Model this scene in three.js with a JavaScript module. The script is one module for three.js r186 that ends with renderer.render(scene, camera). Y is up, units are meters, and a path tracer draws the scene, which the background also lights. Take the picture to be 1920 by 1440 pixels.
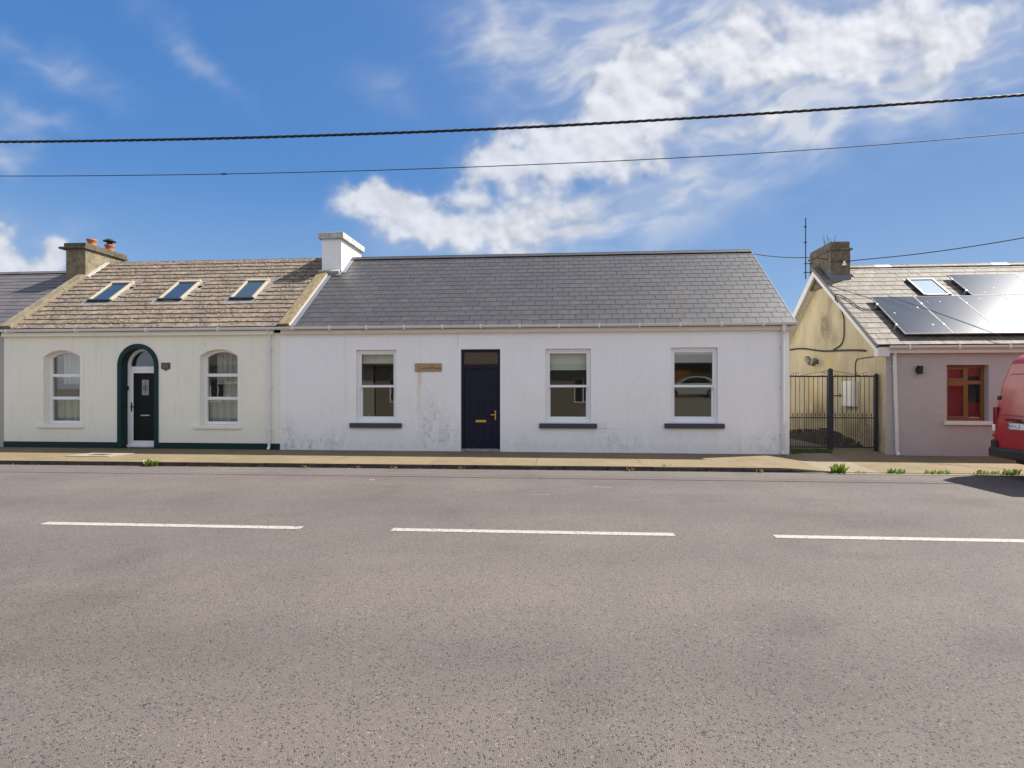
import * as THREE from 'three';
import { mergeGeometries } from 'three/addons/utils/BufferGeometryUtils.js';
import { RoundedBoxGeometry } from 'three/addons/geometries/RoundedBoxGeometry.js';

// ---------------------------------------------------------------- camera, sky, sun, exposure
const scene = new THREE.Scene();
const EXPOSURE = 2.0;
const YAW = Math.atan(0.0886), FOCAL = 1100 / 1440;           // focal length in picture heights
const camera = new THREE.PerspectiveCamera(2 * Math.atan(0.5 / FOCAL) * 180 / Math.PI, 1024 / 768, 0.1, 2000);
camera.position.set(0, 1.58, 14.78);
camera.rotation.y = YAW;
camera.setViewOffset(1024, 768, 0, -5.33, 1024, 768);          // lens shifted up a little, so that uprights stay upright
scene.add(camera);

const SUN = new THREE.Vector3(0.589, 0.772, -0.239).normalize();
const sun = new THREE.DirectionalLight(new THREE.Color().setRGB(1, 0.95, 0.875), 5.0);
sun.position.copy(SUN).multiplyScalar(60);
sun.castShadow = true;
sun.shadow.mapSize.set(4096, 4096);
Object.assign(sun.shadow.camera, { left: -26, right: 26, top: 26, bottom: -26, near: 1, far: 140 });
scene.add(sun, sun.target);

const renderer = new THREE.WebGLRenderer({ antialias: true });
renderer.toneMapping = THREE.LinearToneMapping;
renderer.toneMappingExposure = EXPOSURE;
renderer.shadowMap.enabled = true;

// ---------------------------------------------------------------- noise
let seed = 1;
const reseed = (n) => { seed = n >>> 0 || 1; };
function rnd() { seed = (seed + 0x6D2B79F5) >>> 0; let t = seed; t = Math.imul(t ^ (t >>> 15), t | 1); t ^= t + Math.imul(t ^ (t >>> 7), t | 61); return ((t ^ (t >>> 14)) >>> 0) / 4294967296; }
const rr = (a, b) => a + (b - a) * rnd();
function h2(x, y, s = 0) { let h = Math.imul(x, 374761393) ^ Math.imul(y, 668265263) ^ Math.imul(s + 17, 2147483647 - 1237); h = Math.imul(h ^ (h >>> 13), 1274126177); h ^= h >>> 16; h = Math.imul(h, 2246822519); return ((h ^ (h >>> 15)) >>> 0) / 4294967296; }
const sm = (t) => t * t * (3 - 2 * t);
function vn(x, y, p = 0, s = 0) {                              // value noise; period p cells when p > 0
  const x0 = Math.floor(x), y0 = Math.floor(y), fx = sm(x - x0), fy = sm(y - y0);
  let xa = x0, xb = x0 + 1, ya = y0, yb = y0 + 1;
  if (p) { xa = ((xa % p) + p) % p; xb = xb % p; if (xb < 0) xb += p; ya = ((ya % p) + p) % p; yb = yb % p; if (yb < 0) yb += p; }
  const a = h2(xa, ya, s), b = h2(xb, ya, s), c = h2(xa, yb, s), d = h2(xb, yb, s);
  return a + (b - a) * fx + (c - a) * fy + (a - b - c + d) * fx * fy;
}
function fbm(x, y, o = 5, p = 0, s = 0) { let v = 0, a = 0.5, n = 0; for (let i = 0; i < o; i++) { v += a * vn(x, y, p, s + i * 7); n += a; x *= 2; y *= 2; p *= 2; a *= 0.5; } return v / n; }
const clamp = (v, a = 0, b = 1) => v < a ? a : v > b ? b : v;
const step = (a, b, v) => sm(clamp((v - a) / (b - a)));
const mix = (a, b, t) => a + (b - a) * t;
const S_TABLE = Float32Array.from({ length: 4097 }, (_, i) => { const l = i / 4096; return 255 * (l <= 0.0031308 ? 12.92 * l : 1.055 * Math.pow(l, 1 / 2.4) - 0.055); });
const toS = (l) => S_TABLE[Math.round(clamp(l) * 4096)];

// ---------------------------------------------------------------- the sky: air and clouds
{
  const W = 4096, H = 2048, data = new Float32Array(W * H * 4);
  const R = new THREE.Vector3(Math.cos(YAW), 0, -Math.sin(YAW)), F = new THREE.Vector3(-Math.sin(YAW), 0, -Math.cos(YAW));
  // cumulus heads and veils, as azimuth and elevation seen from the street: [x, y, half width, half height, tilt, strength]
  const heads = [[740, 405, 105, 42, 0.1, 1.0], [700, 378, 50, 26, 0, 0.8], [850, 430, 120, 42, 0.1, 0.85], [870, 352, 28, 30, 0, 0.6], [930, 300, 62, 32, -0.2, 1.0], [1010, 280, 70, 48, -0.3, 1.0], [955, 352, 36, 22, 0, 0.7],
    [1120, 265, 90, 62, -0.3, 1.1], [1170, 315, 60, 40, 0, 0.8], [1205, 178, 92, 68, -0.3, 1.2], [1165, 110, 26, 48, 0.3, 0.75], [1120, 160, 22, 48, 0, 0.6], [1000, 395, 120, 42, 0, 0.75], [960, 450, 130, 30, 0, 0.4],
    [1400, 45, 46, 62, 0.3, 1.0], [1360, 110, 110, 46, -0.2, 0.85], [1545, 82, 78, 46, 0.2, 1.0], [1505, 120, 120, 32, -0.2, 0.6], [1600, 135, 60, 28, 0.4, 0.5], [1740, 30, 190, 62, -0.15, 0.9], [1755, 112, 62, 30, -0.4, 0.7],
    [1430, 200, 80, 26, -0.1, 0.5], [1390, 265, 34, 22, 0, 0.45], [1460, 225, 24, 22, 0, 0.4], [30, 490, 95, 36, 0.2, 0.85], [95, 478, 45, 30, 0, 0.75], [0, 470, 30, 30, 0, 0.7], [820, 300, 24, 16, 0, 0.3]];
  const veils = [[105, 128, 110, 30, 0.42, 0.42], [62, 215, 75, 20, 0.35, 0.34], [5, 235, 45, 55, 0.6, 0.4], [12, 300, 40, 26, 0, 0.4], [330, 70, 130, 22, 0.75, 0.16], [370, 120, 110, 18, 0.6, 0.16], [930, 45, 42, 95, -0.25, 0.42],
    [1010, 140, 130, 62, 0.3, 0.42], [1040, 60, 160, 70, 0.2, 0.38], [1250, 50, 200, 110, 0, 0.62], [1450, 130, 330, 140, -0.1, 0.62], [1750, 60, 360, 120, -0.2, 0.66], [1330, 270, 210, 80, -0.2, 0.42], [1240, 375, 170, 34, -0.22, 0.55],
    [1120, 420, 230, 52, -0.12, 0.55], [1300, 320, 130, 26, -0.4, 0.34], [1650, 160, 190, 60, -0.35, 0.5], [1580, 230, 120, 30, -0.4, 0.28], [900, 440, 200, 44, 0, 0.5], [720, 170, 60, 30, 0.5, 0.16], [30, 470, 160, 60, 0.1, 0.32]];
  const sumOf = (list, x, y) => { let v = 0; for (const [cx, cy, rx, ry, t, s] of list) { const dx = x - cx, dy = y - cy; if (Math.abs(dx) > 3 * rx + 60 || Math.abs(dy) > 3 * ry + 3 * rx * Math.abs(t) + 60) continue; const c = Math.cos(t), n = Math.sin(t), a = (dx * c + dy * n) / rx, b = (-dx * n + dy * c) / ry, q = a * a + b * b; if (q < 7) v += s * Math.exp(-q); } return v; };
  const zen = [0.058, 0.200, 0.545], mid = [0.098, 0.270, 0.620], low = [0.285, 0.475, 0.765], hor = [0.50, 0.62, 0.80], haze = [0.62, 0.70, 0.82], white = [0.835, 0.84, 0.865], col = [0, 0, 0];
  for (let j = 0; j < H; j++) {
    const el = ((j + 0.5) / H - 0.5) * Math.PI, sy = Math.sin(el), cy = Math.cos(el);
    for (let i = 0; i < W; i++) {
      const k = (j * W + i) * 4;
      if (sy < -0.02) { data[k] = 0.22; data[k + 1] = 0.2; data[k + 2] = 0.18; data[k + 3] = 1; continue; }
      const az = ((i + 0.5) / W - 0.5) * 2 * Math.PI, dx = Math.cos(az) * cy, dz = Math.sin(az) * cy, e = Math.max(sy, 0);
      // clear air, paler low down and towards the sun
      const toSun = Math.max(0, dx * SUN.x + sy * SUN.y + dz * SUN.z), glow = Math.pow(toSun, 2) * 0.26 + 0.01;
      const a = step(0, 0.16, e), b = step(0.05, 0.36, e), c = step(0.25, 0.62, e);
      for (let n = 0; n < 3; n++) col[n] = mix(mix(mix(mix(hor[n], low[n], a), mid[n], b), zen[n], c), haze[n], glow);
      // the cloud layer, its plan repeated nowhere
      const lx = dx / (e + 0.16), lz = dz / (e + 0.16), fwd = dx * F.x + dz * F.z, inner = fwd > 0.1 ? 1 : 0;
      let px = 0, py = 0, frame = 0;
      if (inner) { px = 960 + 1100 * (dx * R.x + dz * R.z) / fwd; py = 730 - 1100 * sy / fwd; frame = step(-420, -60, px) * step(2340, 1980, px) * step(-330, -60, py); }
      let cu = 0, ve = 0, tone = 0.9;
      if (frame > 0) {
        const wx = (fbm(px / 70, py / 70, 5, 0, 3) - 0.5) * 90, wy = (fbm(px / 70, py / 70, 5, 0, 31) - 0.5) * 75;
        const d = sumOf(heads, px + wx, py + wy);
        if (d > 0.02) {                                        // cumulus: crisp billows with a softer rim, lit from the upper right
          const n = fbm(px / 52 + 5, py / 44, 6, 0, 51), n2 = fbm((px + 9) / 52 + 5, (py - 11) / 44, 5, 0, 51), q = d + (n - 0.5) * 1.3 * Math.min(1, d * 2.2);
          cu = 1 - (1 - 0.50 * step(0.36, 0.95, q)) * (1 - 0.66 * step(0.08, 1.1, q));
          tone = mix(0.9, 0.80 + 0.19 * step(0.3, 1.25, q) + clamp((n - n2) * 0.6, -0.10, 0.08), step(0.02, 0.4, d));
        }
        const V = clamp(sumOf(veils, px + wx * 0.9, py + wy * 0.9));
        if (V > 0.01) {                                        // cirrus: combed streaks
          const sx = px * 0.93 - py * 0.36, sz = py * 0.93 + px * 0.30 + (fbm(px / 200, py / 200, 3, 0, 67) - 0.5) * 110;
          const w = fbm(sx / 130, sz / 24, 6, 0, 71), rg = 1 - Math.abs(2 * fbm(sx / 90, sz / 30, 5, 0, 73) - 1), w2 = fbm(px / 90, py / 65, 6, 0, 77);
          ve = V * (0.40 + 0.85 * step(0.36, 0.74, w * 0.38 + w2 * 0.44 + (rg - 0.7) * 0.30 + 0.06));
        }
      }
      if (frame < 1) {
        const d = fbm(lx * 1.1 + 11, lz * 1.1 + 4, 4, 0, 5) + 0.32 * (vn(lx * 0.4 + 3, lz * 0.4, 0, 15) - 0.5), n = fbm(lx * 0.7 - 3, lz * 2.6 + 7, 4, 0, 25);
        const gc = step(0.43, 0.58, d), gv = 0.7 * step(0.34, 0.70, n);
        cu = mix(gc, cu, frame); ve = mix(gv, ve, frame); tone = mix(1.2 + 0.2 * step(0.5, 0.7, d), tone, frame);  // clouds out of view are made brighter, to lift the shaded walls
      }
      const bright = tone * (1 + 0.12 * toSun);
      const o = clamp(1 - (1 - cu) * (1 - clamp(ve) * 0.8));
      for (let n = 0; n < 3; n++) data[k + n] = mix(col[n], white[n] * bright, o * 0.94) / EXPOSURE;
      data[k + 3] = 1;
    }
  }
  const t = new THREE.DataTexture(data, W, H, THREE.RGBAFormat, THREE.FloatType);
  t.mapping = THREE.EquirectangularReflectionMapping; t.magFilter = t.minFilter = THREE.LinearFilter; t.needsUpdate = true;
  scene.background = t; scene.environment = t;
}

// ---------------------------------------------------------------- helpers
const taken = {};
function numbered(n) { taken[n] = (taken[n] ?? -1) + 1; return taken[n] ? n + '_' + String(taken[n]).padStart(3, '0') : n; }
function thing(name, label, category, group) { const o = new THREE.Group(); o.name = numbered(name); o.userData = { label, category }; if (group) o.userData.group = group; scene.add(o); return o; }
function tag(o, label, category, group) { o.name = numbered(o.name); o.userData = { label, category }; if (group) o.userData.group = group; return o; }
function sub(name, parent) { const o = new THREE.Group(); o.name = name; parent.add(o); return o; }
function uvm(g, ou = 0, ov = 0) {                              // uv in metres by the way each face points
  if (g.index) g = g.toNonIndexed();
  if (!g.attributes.normal) g.computeVertexNormals();
  const p = g.attributes.position, uv = new Float32Array(p.count * 2), A = new THREE.Vector3(), B = new THREE.Vector3(), Cc = new THREE.Vector3();
  for (let i = 0; i < p.count; i += 3) {
    A.fromBufferAttribute(p, i); B.fromBufferAttribute(p, i + 1).sub(A); Cc.fromBufferAttribute(p, i + 2).sub(A); B.cross(Cc);
    const x = Math.abs(B.x), y = Math.abs(B.y), z = Math.abs(B.z);
    for (let k = 0; k < 3; k++) { const X = p.getX(i + k), Y = p.getY(i + k), Z = p.getZ(i + k); const [u, v] = z >= x && z >= y ? [X, Y] : y >= x ? [X, -Z] : [Z, Y]; uv[(i + k) * 2] = u + ou; uv[(i + k) * 2 + 1] = v + ov; }
  }
  g.setAttribute('uv', new THREE.BufferAttribute(uv, 2));
  for (const k of Object.keys(g.attributes)) if (!['position', 'normal', 'uv', 'color'].includes(k)) g.deleteAttribute(k);
  return g;
}
const join = (list) => mergeGeometries(list.map((g) => uvm(g)));
function mesh(name, g, m, parent = scene, keepUv = false) {
  const o = new THREE.Mesh(Array.isArray(g) ? join(g) : keepUv ? g : uvm(g), m); o.name = name; o.castShadow = o.receiveShadow = true; parent.add(o); return o;
}
// a box between two corners; r > 0 rounds its edges
function bx(x0, x1, y0, y1, z0, z1, r = 0) { const w = x1 - x0, h = y1 - y0, d = z1 - z0, g = r ? new RoundedBoxGeometry(w, h, d, 2, Math.min(r, w / 2.1, h / 2.1, d / 2.1)) : new THREE.BoxGeometry(w, h, d); return g.translate((x0 + x1) / 2, (y0 + y1) / 2, (z0 + z1) / 2); }
function cyl(a, b, r0, r1 = r0, n = 12, open = false) { const A = new THREE.Vector3(...a), B = new THREE.Vector3(...b), L = A.distanceTo(B), g = new THREE.CylinderGeometry(r1, r0, L, n, 1, open); g.translate(0, L / 2, 0); g.applyQuaternion(new THREE.Quaternion().setFromUnitVectors(new THREE.Vector3(0, 1, 0), B.clone().sub(A).normalize())); return g.translate(...a); }
function tube(pts, r, seg = 40, n = 8) { return new THREE.TubeGeometry(new THREE.CatmullRomCurve3(pts.map((p) => new THREE.Vector3(...p))), seg, r, n); }
function extr(shape, z0, z1, opt = {}) { return new THREE.ExtrudeGeometry(shape, { depth: z1 - z0, bevelEnabled: false, curveSegments: 24, ...opt }).translate(0, 0, z0); }
function rectShape(x0, x1, y0, y1) { const s = new THREE.Shape(); s.moveTo(x0, y0); s.lineTo(x1, y0); s.lineTo(x1, y1); s.lineTo(x0, y1); s.closePath(); return s; }
function polyShape(pts) { const s = new THREE.Shape(); pts.forEach(([x, y], i) => i ? s.lineTo(x, y) : s.moveTo(x, y)); s.closePath(); return s; }
// window with a slightly arched head; door with a round head
function archShape(x0, x1, y0, ys, yt, S = THREE.Shape) { const s = new S(), w = (x1 - x0) / 2, h = yt - ys, r = (w * w + h * h) / (2 * h), cx = (x0 + x1) / 2, a = Math.asin(Math.min(1, w / r)); s.moveTo(x0, y0); s.lineTo(x1, y0); s.lineTo(x1, ys); s.absarc(cx, yt - r, r, Math.PI / 2 - a, Math.PI / 2 + a, false); s.lineTo(x0, y0); return s; }
function xExtr(pts, x0, x1) { return new THREE.ExtrudeGeometry(polyShape(pts.map(([z, y]) => [-z, y])), { depth: x1 - x0, bevelEnabled: false }).rotateY(Math.PI / 2).translate(x0, 0, 0); }   // profile of [z, y] points drawn along x

// ---------------------------------------------------------------- textures and materials
function tex(w, h, fn, srgb = true, repeat = true) {
  const d = new Uint8Array(w * h * 4), o = [0, 0, 0];
  for (let j = 0; j < h; j++) for (let i = 0; i < w; i++) { fn(i, j, o); const k = (j * w + i) * 4; for (let n = 0; n < 3; n++) d[k + n] = srgb ? toS(o[n]) : clamp(o[n]) * 255; d[k + 3] = 255; }
  const t = new THREE.DataTexture(d, w, h); t.magFilter = THREE.LinearFilter; t.minFilter = THREE.LinearMipmapLinearFilter; t.generateMipmaps = true;
  if (srgb) t.colorSpace = THREE.SRGBColorSpace;
  t.wrapS = t.wrapT = repeat ? THREE.RepeatWrapping : THREE.ClampToEdgeWrapping; t.needsUpdate = true; return t;
}
const metres = (t, w, h, ox = 0, oy = 0) => { const c = t.clone(); c.repeat.set(1 / w, 1 / h); c.offset.set(ox / w, oy / h); c.needsUpdate = true; return c; };
const M = {};
const std = (rgb, roughness = 0.8, o = {}) => new THREE.MeshStandardMaterial({ color: new THREE.Color().setRGB(...rgb), roughness, ...o });
const phy = (rgb, roughness, o = {}) => new THREE.MeshPhysicalMaterial({ color: new THREE.Color().setRGB(...rgb), roughness, ...o });

// fine relief of painted render, shared by walls, concrete and stone
const renderBump = metres(tex(1024, 1024, (i, j, o) => { const v = 0.55 * fbm(i / 8, j / 8, 4, 128, 3) + 0.45 * fbm(i / 64, j / 64, 3, 16, 9); o[0] = o[1] = o[2] = v; }, false), 2, 2);
// grain used to break up plain paint: mean close to 1
const grain = metres(tex(512, 512, (i, j, o) => { const v = 0.84 + 0.16 * fbm(i / 5, j / 5, 3, 102.4 | 0, 5) + 0.10 * (fbm(i / 64, j / 64, 4, 8, 19) - 0.5); o[0] = o[1] = o[2] = v; }), 1.5, 1.5);

// white render of the middle house with the black mould, rust and cracks it shows
const WX0 = -7.45, WW = 12.95, WH = 3.1;
const whiteMap = (() => {
  const spots = [[-6.6, 0.12, 0.6, 0.22, 1], [-7.2, 0.3, 0.15, 0.4, 0.9], [-6.25, 0.9, 0.3, 0.45, 0.25], [-3.45, 0.95, 0.3, 0.6, 0.75], [-3.2, 0.45, 0.35, 0.35, 0.75], [-2.85, 0.4, 0.2, 0.4, 0.6], [-5.9, 0.35, 0.5, 0.3, 0.3], [1.35, 0.28, 0.42, 0.2, 1], [1.1, 0.6, 0.35, 0.12, 0.5], [-1.2, 0.25, 0.4, 0.25, 0.3],
    [5.05, 0.32, 0.25, 0.28, 0.95], [4.4, 0.3, 0.4, 0.15, 0.45], [5.3, 0.9, 0.06, 0.7, 0.6], [3.2, 0.5, 0.7, 0.08, 0.4], [0.1, 0.5, 0.7, 0.07, 0.25], [1.9, 1.5, 0.3, 0.6, 0.22], [-0.3, 0.12, 1.3, 0.12, 0.35], [3.2, 0.12, 1.8, 0.1, 0.3], [-4.6, 0.14, 1.2, 0.1, 0.3]];
  return metres(tex(2048, 512, (i, j, o) => {
    const x = WX0 + WW * (i + 0.5) / 2048, y = WH * (j + 0.5) / 512;
    let d = 0; for (const [cx, cy, rx, ry, s] of spots) { const a = (x - cx) / rx, b = (y - cy) / ry, q = a * a + b * b; if (q < 6) d += s * Math.exp(-q * 0.8); }
    const speck = fbm(x * 17, y * 11, 5, 0, 41), fine = fbm(x * 60, y * 50, 2, 0, 43);
    d = Math.min(1, d) * (0.55 * step(0.50, 0.76, speck * 0.7 + fine * 0.3) + 0.22 * step(0.38, 0.62, fbm(x * 7, y * 3, 4, 0, 45)));
    const patch = fbm(x * 1.3, y * 1.6, 4, 0, 47), streak = fbm(x * 14, y * 0.8, 4, 0, 49);
    let r = 0.90 + 0.05 * (patch - 0.5) - 0.02 * step(0.5, 0.85, streak), g = r + 0.001, b = r + 0.006;
    const rx = -3.70 + 0.03 * (vn(y * 5, 1) - 0.5), rust = (Math.exp(-Math.pow((x - rx) / 0.045, 2)) * step(0.7, 1.9, y) + 0.5 * Math.exp(-Math.pow((x - rx - 0.05) / 0.08, 2)) * step(1.5, 2.0, y)) * (y < 2.04 ? 1 : 0) * (0.35 + 0.5 * vn(x * 40, y * 5, 0, 53));
    r = mix(r, 0.62, rust * 0.75); g = mix(g, 0.47, rust * 0.75); b = mix(b, 0.28, rust * 0.75);
    r = mix(r, 0.21, d * 0.72); g = mix(g, 0.22, d * 0.72); b = mix(b, 0.22, d * 0.72);
    for (const [cx, y0, y1, s] of [[-5.64, 0.9, 3.02, 0.5], [-2.70, 2.62, 3.02, 0.9], [-7.22, 0.1, 3, 0.3]]) if (y > y0 && y < y1 && Math.abs(x - cx - 0.02 * (vn(y * 3, cx) - 0.5)) < 0.005) { r *= 1 - 0.45 * s; g *= 1 - 0.45 * s; b *= 1 - 0.45 * s; }
    if (x > 0.85 && x < 1.4 && Math.abs(y - 0.60 - 0.05 * (fbm(x * 9, 2, 3) - 0.5)) < 0.006) { r *= 0.7; g *= 0.7; b *= 0.7; }
    o[0] = r; o[1] = g; o[2] = b;
  }, true, false), WW, WH, -WX0, 0);
})();
M.white = std([1, 0.995, 0.985], 0.85, { map: whiteMap, bumpMap: renderBump, bumpScale: 0.009 });
M.whitePlain = std([0.90, 0.90, 0.89], 0.8, { map: grain, bumpMap: renderBump, bumpScale: 0.004 });
const creamMap = metres(tex(1024, 512, (i, j, o) => { const x = i / 1024 * 8, y = j / 512 * 4; const p = fbm(x * 1.5, y * 1.5, 5, 12, 61), s = step(0.56, 0.8, fbm(x * 12, y * 1, 4, 96, 63)), d = step(0.66, 0.8, fbm(x * 20, y * 16, 3, 160, 65)); const v = 1 + 0.07 * (p - 0.5) - 0.05 * s - 0.04 * d; o[0] = 0.87 * v; o[1] = 0.852 * v; o[2] = 0.735 * v; }), 8, 4);
M.cream = std([1, 1, 1], 0.85, { map: creamMap, bumpMap: renderBump, bumpScale: 0.006 });
M.green = phy([0.006, 0.034, 0.034], 0.5, { specularIntensity: 0.5, bumpMap: renderBump, bumpScale: 0.003 });
M.upvc = std([0.84, 0.84, 0.86], 0.32);
M.gutter = std([0.76, 0.74, 0.71], 0.42, { map: grain });
M.gutterGrey = std([0.80, 0.80, 0.82], 0.4, { map: grain });
M.fascia = std([0.76, 0.70, 0.61], 0.6, { map: grain });
M.pane = phy([0.97, 1, 0.985], 0.0, { transmission: 1, ior: 1.75, thickness: 0 });
M.navy = phy([0.011, 0.012, 0.034], 0.45, { specularIntensity: 0.5 });
M.navySill = std([0.052, 0.056, 0.078], 0.6, { map: grain });
M.brass = std([0.86, 0.58, 0.16], 0.25, { metalness: 1 });
M.black = std([0.012, 0.012, 0.014], 0.65);
M.iron = std([0.016, 0.019, 0.026], 0.5);
M.room = std([0.34, 0.31, 0.22], 0.9);
M.roomFloor = std([0.22, 0.16, 0.10], 0.7);
M.blind = phy([0.72, 0.74, 0.66], 0.9, { transmission: 0.25, thickness: 0 });
M.net = phy([0.62, 0.62, 0.58], 0.95, { transmission: 0.4, thickness: 0 });
M.deck = std([0.035, 0.034, 0.034], 0.9);
M.lead = std([0.16, 0.175, 0.20], 0.5, { map: grain });
M.mortar = std([0.40, 0.38, 0.34], 0.9, { bumpMap: renderBump, bumpScale: 0.01 });

// roofing
const slateMap = metres(tex(512, 512, (i, j, o) => { const a = fbm(i / 6, j / 14, 4, 85, 3), b = fbm(i / 40, j / 40, 4, 13, 7), v = 0.80 + 0.24 * a + 0.25 * (b - 0.5); o[0] = o[1] = o[2] = v * 0.9; }), 1.2, 1.2);
M.slates = [[0.088, 0.089, 0.098], [0.081, 0.082, 0.091], [0.095, 0.095, 0.101], [0.086, 0.085, 0.090], [0.076, 0.078, 0.088], [0.104, 0.100, 0.101], [0.084, 0.090, 0.095], [0.092, 0.084, 0.088]].map((c) => phy([c[0] * 0.82, c[1] * 0.76, c[2] * 0.715], 0.45, { ior: 1.5, map: slateMap, bumpMap: renderBump, bumpScale: 0.003 }));
const lichenMap = metres(tex(1024, 1024, (i, j, o) => {
  const x = i / 1024 * 16, y = j / 1024 * 16, base = fbm(x * 2, y * 2, 5, 32, 3), w = step(0.57, 0.66, fbm(x * 3, y * 3, 5, 48, 11)), oc = step(0.66, 0.72, fbm(x * 2.5 + 4, y * 2.5, 4, 40, 17)), dk = step(0.56, 0.70, fbm(x * 1.5, y * 1.5, 4, 24, 23)), g = vn(x * 20, y * 20, 320, 5);
  let r = 0.70 + 0.5 * base, gg = 0.655 + 0.5 * base, b = 0.60 + 0.48 * base; const v = 0.62 + 0.76 * g; r *= v; gg *= v; b *= v;
  const t = dk * 0.62; r *= 1 - t; gg *= 1 - t; b *= 1 - t * 1.05;
  r = mix(r, 1.75, w * 0.75); gg = mix(gg, 1.65, w * 0.75); b = mix(b, 1.45, w * 0.75); r = mix(r, 1.3, oc * 0.4); gg = mix(gg, 1.0, oc * 0.4); b = mix(b, 0.5, oc * 0.4);
  o[0] = r * 0.55; o[1] = gg * 0.55; o[2] = b * 0.55;
}), 2.4, 2.4);
M.tiles = [[0.42, 0.385, 0.345], [0.36, 0.33, 0.30], [0.46, 0.41, 0.36], [0.40, 0.35, 0.30], [0.33, 0.31, 0.285]].map((c) => std([c[0] * 0.80, c[1] * 0.725, c[2] * 0.67], 0.9, { map: lichenMap, bumpMap: renderBump, bumpScale: 0.012 }));
const paleMap = metres(tex(1024, 1024, (i, j, o) => { const x = i / 1024 * 16, y = j / 1024 * 16, base = fbm(x * 1.5, y * 1.5, 5, 24, 3), w = step(0.52, 0.66, fbm(x * 3, y * 1.4, 5, 0, 12)), dk = step(0.58, 0.72, fbm(x * 2, y * 2, 4, 32, 29)), g = vn(x * 22, y * 22, 352, 5); let v = (0.62 + 0.5 * base) * (0.86 + 0.28 * g) * (1 - 0.35 * dk); o[0] = mix(v, 1.15, w * 0.5) * 0.72; o[1] = mix(v * 0.985, 1.12, w * 0.5) * 0.72; o[2] = mix(v * 0.94, 1.0, w * 0.5) * 0.72; }), 2.4, 2.4);
M.pales = [[0.40, 0.375, 0.34], [0.45, 0.42, 0.38], [0.37, 0.35, 0.33], [0.42, 0.39, 0.345], [0.48, 0.45, 0.42]].map((c) => std([c[0] * 0.62, c[1] * 0.575, c[2] * 0.515], 0.75, { map: paleMap, bumpMap: renderBump, bumpScale: 0.008 }));
M.farSlates = [[0.15, 0.14, 0.145], [0.125, 0.12, 0.13], [0.17, 0.15, 0.145]].map((c) => std(c.map((v) => v * 0.72), 0.6, { map: slateMap, bumpMap: renderBump, bumpScale: 0.008 }));
const stoneMap = metres(tex(512, 512, (i, j, o) => { const a = fbm(i / 4, j / 4, 3, 128, 3), b = fbm(i / 40, j / 40, 4, 13 | 0, 7), c = step(0.55, 0.72, fbm(i / 22, j / 22, 4, 23, 37)); const v = 0.5 + 0.5 * a + 0.5 * (b - 0.5); o[0] = v * (1 - 0.35 * c); o[1] = v * (1 - 0.33 * c); o[2] = v * (1 - 0.4 * c); }), 1.6, 1.6);
M.coping = std([0.27, 0.22, 0.145], 0.95, { map: stoneMap, bumpMap: renderBump, bumpScale: 0.02 });
M.copingOchre = std([0.29, 0.215, 0.12], 0.95, { map: stoneMap, bumpMap: renderBump, bumpScale: 0.02 });
M.chimneyBrown = std([0.27, 0.225, 0.145], 0.95, { map: stoneMap, bumpMap: renderBump, bumpScale: 0.02 });
M.chimneyDark = std([0.14, 0.12, 0.08], 0.95, { map: stoneMap, bumpMap: renderBump, bumpScale: 0.02 });
M.chimneyStone = std([0.24, 0.195, 0.135], 0.95, { map: stoneMap, bumpMap: renderBump, bumpScale: 0.03 });
M.terracotta = std([0.38, 0.13, 0.05], 0.8, { map: grain });
M.capWhite = std([0.62, 0.61, 0.58], 0.85, { map: stoneMap, bumpMap: renderBump, bumpScale: 0.01 });

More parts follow.
